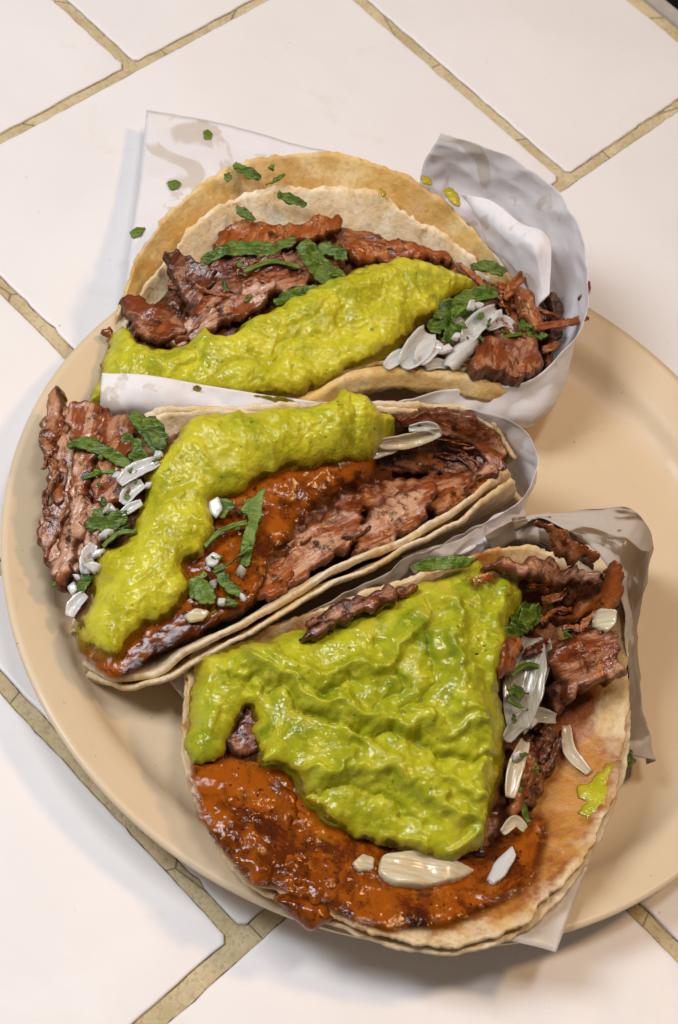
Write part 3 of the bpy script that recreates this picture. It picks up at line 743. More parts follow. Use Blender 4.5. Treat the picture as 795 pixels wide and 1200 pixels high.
g1 = [(104, 471), (112, 446), (120, 418), (128, 397), (143, 378), (158, 394), (185, 408), (213, 402), (238, 386), (262, 394), (300, 371), (340, 352), (380, 328), (430, 310), (465, 302),
      (510, 308), (548, 324), (552, 338), (524, 350), (505, 374), (482, 386), (470, 402), (450, 420), (420, 434), (390, 443), (350, 464), (300, 466), (240, 462), (170, 455), (125, 468)]
blob("guacamole", g1, S1, M_guac, T1, thick=.62, edge=.75, cell=.04, lift=.2, disp=d_guac(.16, .06), ragged=.14, rfreq=1.6, under=.6, warp=.25, pw=.6,
     ridges=[([(250, 392), (330, 372), (400, 340), (480, 318)], .22, .55), ([(212, 430), (228, 418), (232, 405)], -.22, .25), ([(262, 432), (285, 420), (330, 405), (420, 390)], -.16, .3),
             ([(150, 395), (165, 420), (200, 428)], .15, .3), ([(330, 345), (400, 345), (450, 330)], .1, .3)])
osliver([(474, 428), (490, 408), (502, 388)], 30, S1, T1, lift=.7, curl=.45, twist=10)
osliver([(492, 424), (506, 408), (520, 410)], 24, S1, T1, lift=.8, curl=.4, twist=-20)
osliver([(545, 402), (556, 382), (582, 362)], 22, S1, T1, lift=.85, curl=.35, twist=15)
osliver([(526, 430), (538, 412), (556, 396)], 24, S1, T1, lift=.8, curl=-.4, twist=-15)
osliver([(572, 384), (588, 376), (603, 381)], 15, S1, T1, lift=.7, curl=.3)
osliver([(453, 430), (464, 420), (474, 412)], 15, S1, T1, lift=.6, curl=.3)
osliver([(500, 430), (512, 426), (524, 428)], 12, S1, T1, lift=.6, curl=.3)
osliver([(560, 430), (566, 420), (576, 412)], 9, S1, T1, lift=.9, curl=.3)
stem([(236, 308), (255, 297), (280, 290), (318, 291), (346, 279)], 17, S1, T1, lift=.8, curl=.3, arch=.1)
leaf([(345, 294), (360, 284), (385, 304), (408, 318), (408, 332), (385, 337), (368, 325), (352, 310)], S1, T1, lift=.8, tilt=(-.2, .2), ragged=.03)
leaf([(366, 300), (372, 286), (388, 284), (402, 292), (406, 306), (394, 304), (384, 298)], S1, T1, lift=.95, tilt=(.2, .3))
stem([(322, 356), (345, 345), (373, 337)], 15, S1, T1, lift=.75, curl=.2)
leaf([(503, 372), (520, 352), (545, 343), (572, 340), (585, 350), (560, 362), (548, 372), (520, 385), (508, 384)], S1, T1, lift=.55, tilt=(.1, .3))
leaf([(515, 404), (522, 385), (540, 368), (556, 366), (548, 385), (530, 402)], S1, T1, lift=.62, tilt=(-.3, .1))
leaf([(505, 360), (525, 346), (532, 360), (518, 376), (506, 372)], S1, T1, lift=.45)
stem([(552, 312), (572, 312), (592, 322)], 14, S1, T1, lift=.45)
leaf([(582, 388), (600, 384), (612, 376), (626, 384), (642, 397), (625, 397), (605, 391)], S1, T1, lift=.75, tilt=(.1, .2))
scatter([(470, 395), (540, 345), (620, 375), (600, 400), (540, 432), (465, 432)], S1, T1, 11, 'onion', (.55, .95), 11)
scatter([(480, 390), (540, 340), (625, 380), (600, 405), (540, 425)], S1, T1, 9, 'herb', (.8, 1.05), 12)
scatter([(215, 340), (300, 285), (400, 280), (400, 330), (290, 360)], S1, T1, 6, 'herb', (.75, .9), 13)
stalk([(530, 372), (556, 352), (584, 346)], S1, T1, .9); stalk([(286, 318), (318, 306), (352, 312)], S1, T1, .85); stalk([(560, 420), (580, 398), (612, 390)], S1, T1, .95)
SB1 = Surf([(205, 243, 4.05), (255, 207, 4.55), (320, 190, 4.8), (390, 190, 4.9), (300, 232, 4.5), (350, 240, 4.5), (280, 260, 4.1), (400, 250, 4.4), (240, 262, 3.9)])
for pp, wd in (([(275, 191), (288, 200), (304, 209)], 12), ([(326, 228), (340, 232), (358, 241)], 12), ([(277, 241), (286, 250), (299, 259)], 10), ([(310, 218), (320, 213), (334, 206)], 4), ([(266, 203), (269, 212)], 8),
               ([(316, 193), (322, 196)], 7)):
    stem(pp, wd, SB1, T1, lift=.06, curl=.12)
# guacamole smears on the tortilla rim beside the cone
SB2 = Surf([(495, 215, 4.65), (530, 240, 4.45), (555, 275, 4.15), (510, 245, 4.4), (460, 225, 4.6)])
for pl in ([(520, 222), (532, 224), (543, 238), (535, 243), (524, 234)], [(493, 207), (503, 209), (507, 216), (497, 215)], [(446, 220), (455, 224), (452, 233), (445, 228)]):
    blob("guacamole_smear", pl, SB2, M_guac, T1, thick=.05, edge=.2, cell=.03, lift=.0, ragged=.12, rfreq=2.5, disp=None, pw=.9)
# crumbs of herb on the paper
SP1 = Surf([(172, 129, 1.05), (250, 143, 1.55), (165, 200, 1.25), (250, 215, 1.95), (152, 300, 1.8), (240, 320, 1.95)])
for pl, lab, mm in (([(238, 154), (244, 151), (249, 156), (247, 163), (240, 163)], "round olive green herb fleck alone near the paper's top edge", M_cil_l),
                    ([(196, 213), (206, 210), (213, 214), (209, 220), (199, 222)], "small green herb scrap on the paper beside the rear tortilla rim", M_cil_l),
                    ([(152, 272), (160, 265), (172, 266), (166, 276), (155, 279)], "pale green herb scrap at the paper's side edge, lowest of three", M_cil_l)):
    o = blob("herb_scrap", pl, SP1, mm, None, thick=.03, edge=.04, cell=.025, lift=.03, ragged=.04, sharp=True)
    tag(o, lab, "herb scrap", "herb scraps on the rear paper")
S1P = Surf([(120, 440, 3.35), (240, 455, 3.5), (350, 470, 3.5), (160, 470, 2.2), (300, 490, 2.3)])
blob("guacamole_smear", [(223, 456), (232, 452), (238, 462), (262, 465), (268, 470), (240, 474), (226, 472)], S1P, M_guac, P1, thick=.05, edge=.2, cell=.03, lift=.05, ragged=.15, rfreq=2.5, pw=.9)
blob("guacamole_smear", [(294, 468), (312, 464), (345, 470), (340, 478), (305, 478)], S1P, M_guac, P1, thick=.05, edge=.2, cell=.03, lift=.05, ragged=.15, rfreq=2.5, pw=.9)

# ================================================================== TACO in the middle
P2 = thing("wrapping_paper", "crumpled paper rolled round the closed end of the middle taco", "paper", at(560, 570, .6))
rim = [(480, 478, 4.5), (530, 481, 4.7), (565, 485, 4.9), (598, 495, 4.9), (618, 513, 4.7), (629, 543, 4.3), (614, 575, 4.0), (590, 598, 3.9), (552, 622, 3.9), (500, 648, 3.9), (440, 676, 3.9), (380, 705, 3.8),
       (300, 748, 3.3), (235, 780, 2.8)]
mid = [(480, 500, 3.2), (530, 505, 3.3), (565, 512, 3.5), (600, 525, 3.6), (618, 545, 3.4), (626, 565, 3.0), (616, 590, 2.8), (596, 612, 2.7), (560, 640, 2.5), (505, 665, 2.4), (440, 695, 2.4), (380, 722, 2.3),
       (300, 760, 2.1), (235, 790, 1.9)]
bot = [(480, 540, .9), (530, 540, .9), (560, 545, .9), (590, 560, .9), (606, 580, .8), (612, 592, .8), (604, 612, .8), (590, 625, .7), (555, 640, .7), (500, 660, .7), (440, 685, .7), (380, 715, .7), (300, 755, .8), (240, 790, .9)]
loft("wrap", [rim, mid, bot], M_paper, P2, 190, 44, .02, d_paper(.13))
loft("crumpled_fold", [
    [(470, 652, 3.5), (505, 640, 3.7), (545, 628, 3.8), (590, 600, 3.6), (618, 590, 3.2)],
    [(478, 662, 3.3), (515, 650, 3.5), (548, 646, 3.3), (598, 612, 3.2), (622, 606, 2.9)],
    [(485, 672, 2.9), (525, 658, 3.1), (556, 640, 3.5), (600, 622, 3.1), (624, 616, 2.7)],
    [(495, 684, 2.0), (530, 670, 2.2), (565, 660, 2.4), (606, 636, 2.2), (626, 624, 2.0)]], M_paper, P2, 90, 50, .02, d_paper(.18))

T2 = thing("taco", "folded middle taco with a slanting guacamole band and pork slabs spilling from one end", "taco", at(375, 640, .7))
back2 = [(92, 735, 1.3), (108, 640, 2.0), (135, 545, 3.2), (165, 490, 4.2), (220, 478, 4.7), (300, 475, 5.0), (400, 473, 5.0), (480, 475, 4.9), (540, 481, 4.8), (582, 500, 4.5), (600, 535, 3.9)]
fold2 = [(98, 758, 1.2), (240, 695, 1.05), (375, 640, 1.0), (500, 600, 1.1), (592, 568, 1.6)]
front2 = [(102, 772, 1.3), (150, 794, 2.2), (190, 779, 2.9), (230, 757, 3.5), (300, 720, 4.2), (380, 672, 4.6), (450, 640, 4.7), (520, 600, 4.6), (570, 567, 4.4), (594, 548, 4.0)]
loft("outer_tortilla", foldsheet([(x, y + 6, z - .1) for x, y, z in back2], [(x, y, z - .25) for x, y, z in fold2], [(x + 5, y + 12, z - .12) for x, y, z in front2], .5), M_tort, T2, 240, 60, .17, d_tort(.13), world=True, rough_edge=.08)
loft("inner_tortilla", foldsheet(back2, fold2, front2, .4), M_tort, T2, 240, 60, .2, d_tort(.13), world=True, rough_edge=.10)
S2 = Surf([(95, 735, 1.9), (140, 770, 2.4), (110, 650, 2.4), (160, 560, 3.4), (200, 700, 3.1), (240, 740, 3.4), (230, 500, 4.3), (260, 620, 3.7), (300, 700, 3.8), (330, 500, 4.5), (350, 590, 3.9), (380, 655, 3.9),
           (430, 500, 4.4), (450, 600, 3.5), (470, 540, 3.0), (520, 540, 3.0), (540, 580, 3.7), (560, 510, 4.1), (580, 540, 3.9)])
blob("filling", [(95, 740), (110, 650), (160, 550), (220, 500), (330, 490), (450, 490), (550, 490), (590, 530), (560, 570), (450, 632), (380, 665), (290, 715), (180, 770), (120, 775)], S2, M_meat_dark, T2, thick=.3, edge=.6,
     cell=.1, lift=-.55, disp=d_rough, ragged=.2, under=2.5)  # coloured dark so the gaps above it look shaded
# spilled slabs at the open end
S2L = Surf([(50, 500, 2.6), (70, 458, 2.7), (120, 480, 3.0), (165, 505, 3.5), (60, 560, 2.5), (110, 560, 3.0), (160, 560, 3.4), (48, 620, 2.1), (90, 620, 2.5), (130, 630, 2.8), (80, 690, 1.9), (105, 660, 2.3), (90, 720, 1.8)])
meat([(50, 505), (62, 466), (80, 476), (120, 480), (160, 500), (160, 560), (135, 610), (105, 660), (78, 688), (52, 650), (48, 615), (62, 590), (56, 550)], S2L, T2, M_meat_pink, .1, fib=80, thick=.4)
meat([(52, 505), (60, 470), (72, 455), (80, 476), (84, 510), (84, 555), (78, 590), (66, 592), (60, 555), (46, 520)], S2L, T2, M_meat, .2, fib=85, thick=.5, tilt=(-.1, 0), ragged=.16)
meat([(82, 480), (105, 476), (122, 482), (124, 520), (112, 560), (98, 590), (84, 590), (86, 540)], S2L, T2, M_meat_pink, .28, fib=84, thick=.5)
meat([(120, 484), (148, 490), (166, 506), (155, 535), (164, 560), (150, 590), (122, 600), (108, 585), (116, 540)], S2L, T2, M_meat, .3, fib=75, thick=.5, tilt=(.1, 0))
meat([(60, 592), (78, 580), (84, 598), (72, 630), (62, 660), (50, 652), (44, 625)], S2L, T2, M_meat, .22, fib=65, thick=.45)
meat([(80, 596), (100, 580), (106, 600), (98, 640), (84, 680), (72, 688), (62, 668), (72, 635)], S2L, T2, M_meat_pink, .26, fib=68, thick=.45)
meat([(102, 592), (130, 596), (142, 606), (125, 640), (104, 664), (90, 672), (98, 640)], S2L, T2, M_meat_pink, .26, fib=66, thick=.45)
meat([(118, 488), (140, 500), (142, 540), (128, 580), (114, 570), (118, 530)], S2L, T2, M_meat_red, .55, fib=80, thick=.25)
meat([(82, 690), (95, 670), (112, 690), (110, 730), (96, 742), (84, 720)], S2L, T2, M_meat_dark, .1, fib=60)
# inside
meat([(330, 684), (336, 640), (366, 612), (396, 600), (422, 612), (418, 640), (380, 664)], S2, T2, M_meat_pink, .1, fib=35, tilt=(0, .15))
meat([(413, 630), (432, 600), (468, 582), (500, 572), (508, 584), (494, 610), (455, 638), (420, 652)], S2, T2, M_meat_pink, .3, fib=33, tilt=(0, .2), thick=.45)
meat([(392, 594), (425, 572), (480, 562), (530, 556), (560, 562), (545, 582), (495, 584), (440, 598), (415, 606)], S2, T2, M_meat, .15, fib=12, tilt=(0, .2))
meat([(500, 592), (530, 570), (562, 560), (578, 556), (565, 574), (520, 600)], S2, T2, M_meat_red, .15, fib=30)
SL2 = Surf([(430, 490, 4.6), (470, 486, 4.65), (530, 482, 4.75), (572, 498, 4.5), (592, 528, 4.05), (470, 520, 3.7), (520, 525, 3.5), (560, 535, 3.5), (578, 556, 3.7), (430, 530, 3.7)])
meat([(425, 495), (470, 484), (530, 486), (575, 510), (582, 545), (540, 556), (470, 556), (430, 545)], SL2, T2, M_meat_dark, -.05, fib=-20, thick=.2, ragged=.1)  # dark lining on the back wall; cavity shade put into its colour
meat([(466, 490), (500, 478), (540, 481), (572, 498), (590, 522), (594, 548), (578, 556), (566, 540), (545, 520), (515, 508), (490, 508)], SL2, T2, M_meat, .12, fib=-30, thick=.35, ragged=.16)
meat([(545, 574), (552, 556), (576, 544), (582, 556), (560, 566), (556, 582)], S2, T2, M_meat_pink, .4, fib=40, thick=.25, cell=.04)
meat([(300, 700), (320, 660), (345, 650), (345, 680), (320, 700)], S2, T2, M_meat_red, .05, fib=50)
shreds([(335, 680), (345, 630), (430, 575), (560, 555), (570, 570), (450, 640)], S2, T2, 7, 25, (.2, .5), seed=5)
shreds([(450, 505), (560, 500), (575, 540), (540, 556), (460, 545)], SL2, T2, 9, -25, (.1, .35), [M_meat_dark, M_meat_dark, M_meat], seed=6)
shreds([(55, 480), (150, 495), (160, 560), (110, 650), (60, 670), (50, 620)], S2L, T2, 12, 80, (.55, .7), seed=7)
blob("red_salsa", [(446, 532), (436, 556), (400, 578), (362, 606), (338, 640), (316, 672), (302, 704), (245, 738), (185, 774), (138, 797), (106, 782), (88, 752), (120, 700), (200, 610), (300, 555), (400, 520)], S2, M_salsa, T2,
     thick=.18, edge=.8, cell=.055, lift=.15, disp=d_salsa, ragged=.2, under=1.2)
g2 = [(102, 764), (90, 738), (104, 695), (108, 660), (120, 637), (135, 640), (150, 615), (165, 590), (170, 560), (185, 530), (208, 512), (214, 492), (240, 482), (300, 478), (345, 475), (385, 468), (402, 454),
      (425, 462), (450, 480), (480, 489), (470, 506), (445, 527), (418, 541), (370, 546), (320, 556), (280, 576), (252, 592), (254, 618), (236, 648), (220, 660), (226, 690), (200, 720), (162, 745), (146, 766), (118, 772)]
blob("guacamole", g2, S2, M_guac, T2, thick=.85, edge=.95, cell=.04, lift=.25, disp=d_guac(.13, .06, .02), ragged=.12, rfreq=1.6, under=.5, warp=.2, pw=.55,
     ridges=[([(200, 600), (150, 720)], .12, .5), ([(412, 462), (418, 490), (420, 530)], -.2, .18), ([(395, 470), (400, 500)], .12, .25), ([(240, 500), (330, 520), (390, 510)], .08, .4),
             ([(190, 690), (215, 660)], -.1, .25), ([(180, 550), (230, 560), (250, 590)], .07, .3)])
osliver([(445, 520), (480, 516), (516, 506)], 16, SL2, T2, M_onion_y, .55)
osliver([(480, 502), (505, 500), (516, 512)], 10, SL2, T2, M_onion, .5)
osliver([(433, 534), (448, 526), (470, 520)], 16, SL2, T2, M_onion_y, .5)
osliver([(140, 566), (158, 552), (186, 540)], 17, S2L, T2, M_onion, .95, curl=.3)
osliver([(144, 590), (154, 576), (168, 566)], 15, S2L, T2, M_onion, .8, curl=.4)
osliver([(142, 602), (155, 594), (166, 588)], 9, S2L, T2, M_onion, .85)
osliver([(100, 672), (103, 652), (110, 638)], 14, S2L, T2, M_onion, .75)
osliver([(82, 722), (88, 708), (100, 696)], 14, S2L, T2, M_onion, .6)
onion([(78, 688), (88, 680), (94, 692), (84, 700)], S2L, T2, M_onion, .4)
onion([(244, 588), (256, 582), (262, 596), (254, 608), (246, 600)], S2, T2, M_onion, .75)
onion([(240, 654), (250, 646), (260, 652), (254, 664), (243, 664)], S2, T2, M_onion, .55)
onion([(215, 722), (228, 712), (246, 716), (240, 726), (222, 730)], S2, T2, M_onion_y, .45)
stem([(80, 524), (98, 518), (122, 528), (156, 550)], 17, S2L, T2, lift=.95, curl=.2, arch=.15)
stem([(155, 490), (172, 500), (186, 530)], 20, S2L, T2, lift=1.0, curl=.3, twist=20)
leaf([(134, 512), (148, 508), (170, 520), (176, 538), (160, 542), (145, 532)], S2L, T2, lift=.75, tilt=(.2, .3))
leaf([(164, 490), (180, 490), (196, 505), (198, 520), (184, 528), (172, 510)], S2L, T2, lift=1.2, tilt=(-.3, .2))
leaf([(100, 612), (115, 598), (135, 596), (152, 600), (145, 616), (125, 624), (106, 622)], S2L, T2, lift=.8, tilt=(0, .2))
leaf([(118, 618), (140, 608), (152, 616), (140, 626), (125, 628)], S2L, T2, lift=.6)
stem([(66, 690), (74, 668), (84, 650)], 20, S2L, T2, M_cil_l, lift=.4, curl=.5)
stem([(92, 694), (102, 678), (112, 664)], 14, S2L, T2, lift=.6)
leaf([(138, 568), (148, 562), (152, 576), (144, 586), (137, 580)], S2L, T2, M_cil_l, lift=.7)
leaf([(252, 592), (262, 582), (276, 586), (272, 600), (258, 606)], S2, T2, lift=.7)
leaf([(278, 598), (298, 580), (310, 574), (308, 600), (300, 630), (294, 662), (282, 660), (284, 630), (292, 606)], S2, T2, M_cil_l, lift=.65, tilt=(.1, .2), ragged=.05)
stem([(255, 662), (264, 682), (284, 696)], 14, S2, T2, lift=.65, curl=.4)
leaf([(226, 690), (238, 676), (252, 684), (252, 706), (238, 712), (228, 702)], S2, T2, M_cil_l, lift=.7)
stem([(228, 700), (226, 684), (240, 672)], 12, S2, T2, M_cil_l, lift=.6, curl=.5)
leaf([(256, 702), (270, 698), (276, 710), (262, 714)], S2, T2, lift=.4)
stem([(250, 672), (275, 655), (296, 640)], 5, S2, T2, lift=.7)

scatter([(130, 560), (170, 530), (190, 500), (200, 520), (165, 590), (135, 625), (105, 690), (80, 715), (78, 690), (110, 640)], S2L, T2, 10, 'onion', (.6, .95), 14)
scatter([(80, 510), (165, 490), (200, 510), (160, 600), (100, 690), (72, 690), (100, 620)], S2L, T2, 10, 'herb', (.75, 1.0), 15)
scatter([(230, 680), (270, 600), (310, 590), (300, 690), (250, 720)], S2, T2, 7, 'herb', (.5, .7), 16)
scatter([(235, 690), (260, 640), (300, 640), (290, 700), (240, 725)], S2, T2, 4, 'onion', (.4, .6), 17)
stalk([(96, 560), (128, 552), (160, 565)], S2L, T2, .85); stalk([(240, 640), (262, 620), (290, 612)], S2, T2, .7); stalk([(120, 640), (140, 624), (160, 622)], S2L, T2, .9)

# ================================================================== TACO at the front
P3 = thing("wrapping_paper", "greasy paper under the front taco, folded up along its side with one corner poking out", "paper", at(560, 900, .7))
loft("sheet", [
    [(190, 786, 1.9), (260, 780, 1.5), (420, 760, 1.2), (560, 720, 1.2), (690, 690, 1.6)],
    [(206, 806, 1.8), (270, 860, 1.4), (430, 880, 1.0), (580, 840, 1.0), (722, 800, 1.8)],
    [(225, 835, 1.7), (300, 950, 1.6), (440, 1000, 1.3), (600, 960, 1.3), (726, 880, 2.0)],
    [(250, 900, 1.7), (330, 1010, 2.0), (450, 1060, 2.0), (610, 1050, 2.0), (704, 970, 2.1)],
    [(290, 980, 1.9), (380, 1045, 2.2), (480, 1082, 2.3), (594, 1101, 2.4), (652, 1116, 2.3)]], M_paper, P3, 70, 60, .02, d_paper(.03))
outer = [(600, 610, 4.4), (640, 606, 4.7), (690, 599, 5.0), (733, 597, 5.1), (757, 612, 4.9), (763, 640, 4.5), (757, 680, 4.1), (747, 715, 3.8), (746, 750, 3.3), (752, 810, 2.6), (758, 850, 2.2), (768, 891, 1.9)]
midl = [(602, 616, 4.6), (640, 608, 4.9), (685, 613, 5.2), (722, 622, 5.3), (742, 640, 5.2), (746, 662, 4.9), (744, 690, 4.5), (741, 722, 4.2), (741, 756, 3.7), (745, 810, 3.0), (748, 850, 2.6), (752, 888, 2.2)]
inner = [(604, 622, 4.5), (632, 609, 4.9), (668, 625, 5.1), (692, 641, 5.1), (708, 660, 5.0), (718, 678, 4.8), (726, 698, 4.5), (734, 729, 4.3), (737, 762, 3.9), (737, 810, 3.2), (735, 850, 2.8), (733, 884, 2.4)]
under = [(604, 640, 2.0), (640, 640, 2.0), (690, 640, 2.0), (730, 640, 2.0), (750, 655, 1.6), (752, 675, 1.4), (748, 705, 1.2), (742, 740, 1.0), (742, 780, .9), (744, 825, .9), (748, 865, 1.0), (758, 896, 1.2)]
loft("side_fold", [under, outer, midl, inner], M_paper_oil, P3, 160, 60, .02, d_paper(.09))
loft("curled_fold", [
    [(568, 628, 3.8), (600, 612, 4.4), (640, 612, 4.7), (690, 640, 4.6)],
    [(572, 636, 3.7), (602, 622, 4.2), (645, 630, 4.5), (692, 650, 4.4)],
    [(580, 648, 3.4), (606, 634, 3.9), (648, 640, 4.1), (694, 660, 4.0)],
    [(590, 655, 2.9), (615, 645, 3.2), (650, 650, 3.3), (696, 668, 3.3)]], M_paper_oil, P3, 80, 40, .02, d_paper(.13))

T3 = thing("taco", "flat open front taco under a broad guacamole smear, red salsa pooling at its rim", "taco", at(470, 900, .8))
rim3 = [(300, 742, 3.4), (262, 752, 3.1), (230, 764, 2.8), (222, 800, 2.7), (218, 850, 2.6), (221, 892, 2.6), (245, 950, 2.6), (290, 1022, 2.7), (345, 1050, 2.7), (400, 1075, 2.8), (455, 1097, 2.8), (520, 1107, 2.8),
        (580, 1097, 2.9), (640, 1055, 3.0), (690, 992, 3.1), (720, 925, 3.2), (731, 870, 3.3), (735, 800, 3.6), (733, 738, 3.9), (718, 695, 4.1), (680, 660, 4.2), (600, 640, 4.4), (500, 672, 4.4), (400, 705, 4.1)]
C3 = at(478, 880, 1.25)
def bowl(r, c, fr, pw):
    R = pts3(r); rows = []
    for s in fr:
        q = c + (R - c) * (1 - s); q[:, 2] = c[2] + (R[:, 2] - c[2]) * (1 - s) ** pw; rows.append(q)
    return rows
fr = [0, .06, .14, .25, .4, .55, .7, .85, .97]
loft("outer_tortilla", bowl([(x + (4 if x > 470 else -3), y + (9 if y > 900 else 2), z - .3) for x, y, z in rim3], C3 - np.array([0, 0, .003]), fr, 1.7), M_tort, T3, 420, 40, .2, d_tort(.05), closed=True, world=True, rough_edge=.08)
loft("inner_tortilla", bowl(rim3, C3, fr, 1.7), M_tort_red, T3, 420, 46, .2, d_tort(.06), closed=True, world=True, rough_edge=.13)
# ground of the filling
S3 = Surf([(228, 860, 2.9), (235, 790, 3.1), (300, 770, 3.7), (300, 870, 3.1), (380, 820, 3.7), (400, 730, 4.3), (400, 940, 2.9), (470, 780, 4.2), (480, 900, 3.3), (470, 1000, 2.7), (490, 690, 4.7), (570, 670, 4.8), (570, 760, 4.4),
           (570, 860, 3.7), (550, 970, 2.9), (620, 690, 4.4), (640, 735, 2.6), (610, 735, 3.4), (622, 830, 2.9), (600, 960, 2.6), (300, 980, 2.7), (400, 1040, 2.75), (520, 1050, 2.75), (660, 760, 3.7), (700, 700, 4.3), (720, 780, 3.8)])
blob("filling", [(235, 860), (245, 780), (310, 755), (420, 715), (520, 675), (620, 655), (700, 670), (722, 720), (700, 800), (655, 830), (640, 900), (610, 960), (560, 1010), (470, 1010), (380, 970), (290, 920)], S3, M_meat_dark, T3,
     thick=.25, edge=.5, cell=.1, lift=-.35, disp=d_rough, ragged=.2, under=3)  # shade between the upper pieces is put into this dark colour
S3R = Surf([(222, 895, 2.7), (245, 950, 2.7), (290, 1020, 2.8), (345, 1048, 2.8), (400, 1072, 2.85), (455, 1092, 2.85), (520, 1095, 2.8), (580, 1080, 2.75), (640, 1030, 2.8), (670, 970, 2.7), (290, 920, 2.75), (350, 960, 2.7),
            (420, 1010, 2.6), (500, 1030, 2.5), (580, 1020, 2.45), (620, 960, 2.4)])
for pl, th in (([(240, 950), (262, 936), (300, 970), (330, 1012), (318, 1034), (296, 1031), (262, 990)], .24), ([(330, 1006), (372, 996), (404, 1024), (392, 1052), (350, 1042)], .24),
               ([(290, 925), (330, 915), (350, 950), (330, 975), (300, 955)], .18)):
    blob("sauced_pork", pl, S3R, M_salsa_t, T3, thick=th, edge=.3, cell=.05, lift=.06, disp=d_meat, ragged=.2, rfreq=2.2, fib=-50)
blob("red_salsa", [(221, 890), (255, 878), (290, 880), (335, 895), (365, 930), (410, 965), (480, 990), (545, 1000), (590, 965), (620, 945), (648, 955), (650, 985), (630, 1036), (585, 1066), (535, 1082), (480, 1094), (435, 1088), (398, 1074), (365, 1060),
                   (322, 1044), (288, 1036), (250, 990), (226, 938)], S3R, M_salsa, T3, thick=.16, edge=.8, cell=.05, lift=.06, disp=d_salsa, ragged=.12, rfreq=1.3, under=1.2)
SD = Surf([(322, 1056, 2.4), (340, 1046, 2.6), (380, 1058, 2.6), (398, 1075, 2.4), (365, 1092, 2.1), (335, 1072, 2.2)])
blob("salsa_drip", [(321, 1055), (338, 1046), (362, 1050), (386, 1060), (397, 1074), (380, 1088), (362, 1093), (345, 1078)], SD, M_salsa_t, T3, thick=.5, edge=.4, cell=.05, lift=0, disp=d_salsa, ragged=.08, under=.6)
g3 = [(224, 888), (220, 858), (228, 800), (240, 768), (272, 755), (312, 742), (360, 730), (410, 712), (470, 690), (510, 674), (545, 662), (562, 650), (578, 664), (602, 676), (618, 696), (612, 732), (602, 768), (588, 796),
      (596, 850), (592, 905), (578, 960), (562, 992), (532, 1010), (482, 1000), (430, 985), (386, 965), (356, 936), (336, 906), (310, 896), (300, 872), (298, 835), (288, 828), (278, 850), (262, 884), (240, 892)]
blob("guacamole", g3, S3, M_guac3, T3, thick=.6, edge=1.1, cell=.042, lift=.2, disp=d_guac(.11, .03, .008, .12), ragged=.14, rfreq=1.6, under=.8, warp=.35, pw=.7,
     ridges=[(l, a_ * 2.0, w_ * .8) for l, a_, w_ in [([(268, 780), (300, 800), (340, 815), (380, 838), (430, 860), (480, 862), (540, 890), (590, 892)], -.20, .20),
             ([(300, 775), (340, 800), (390, 822), (440, 842), (500, 850)], .16, .3),
             ([(320, 757), (345, 785), (400, 790), (450, 775), (480, 740)], .13, .3), ([(330, 790), (365, 806), (420, 800)], -.12, .18),
             ([(400, 850), (430, 880), (500, 905), (560, 935)], .13, .3), ([(350, 905), (420, 900), (480, 915), (530, 950), (570, 960)], .17, .28), ([(350, 925), (420, 925), (500, 960)], -.13, .2),
             ([(480, 835), (510, 790), (500, 740), (505, 700)], -.17, .25), ([(530, 700), (540, 770), (545, 830)], .14, .35), ([(555, 830), (570, 880), (560, 940)], .12, .3),
             ([(400, 985), (460, 985), (530, 1000), (565, 975)], .12, .25), ([(590, 700), (585, 760), (580, 800)], .12, .3), ([(250, 790), (245, 850)], .06, .3),
             ([(490, 830), (520, 850), (560, 850)], .12, .2), ([(440, 755), (470, 800), (450, 835)], -.10, .2)]])
blob("salsa_spot", [(540, 672), (562, 662), (590, 670), (580, 690), (556, 698), (545, 688)], S3, M_salsa, T3, thick=.18, edge=.3, cell=.05, lift=.68, disp=None, ragged=.1)
blob("salsa_spot", [(482, 832), (500, 812), (512, 800), (510, 814), (492, 838)], S3, M_salsa, T3, thick=.12, edge=.2, cell=.04, lift=.55, disp=None, ragged=.05)
meat([(352, 748), (374, 722), (420, 700), (462, 684), (470, 698), (448, 714), (416, 724), (392, 740), (366, 750)], S3, T3, M_meat_dark, .75, fib=28, thick=.3)
meat([(360, 732), (400, 710), (440, 700), (440, 712), (400, 726)], S3, T3, M_meat_pink, .95, fib=28, thick=.18, cell=.04)
meat([(462, 692), (480, 684), (494, 686), (486, 696), (468, 700)], S3, T3, M_meat_red, .6, fib=20, thick=.2, cell=.04)
meat([(286, 826), (296, 838), (306, 870), (292, 884), (268, 876), (276, 850)], S3, T3, M_meat_dark, .08, fib=80, thick=.2)
leaf([(480, 664), (505, 653), (535, 652), (562, 654), (548, 664), (520, 668), (490, 670)], S3, T3, M_cil_l, lift=.9, tilt=(0, .2), ragged=.03)
# pork along the far side
meat([(566, 662), (612, 655), (660, 660), (698, 672), (702, 684), (668, 686), (620, 682), (580, 674)], S3, T3, M_meat_pink, .75, fib=-8, thick=.35, tilt=(0, -.2))
meat([(624, 612), (650, 614), (676, 632), (698, 648), (700, 658), (672, 652), (646, 642), (640, 628)], S3, T3, M_meat_red, 1.1, fib=-35, thick=.25)
meat([(696, 700), (704, 676), (716, 658), (726, 676), (728, 698), (712, 716), (676, 724), (640, 728), (636, 716), (670, 712)], S3, T3, M_meat_red, .55, fib=30, thick=.3, tilt=(.2, .2))
meat([(660, 690), (672, 686), (680, 700), (668, 712), (658, 706)], S3, T3, M_meat, .35, fib=70, thick=.3, cell=.05)
meat([(640, 776), (660, 756), (690, 742), (722, 748), (728, 775), (738, 790), (722, 800), (690, 806), (664, 820), (655, 800)], S3, T3, M_meat, .6, fib=20, thick=.5, ragged=.2)
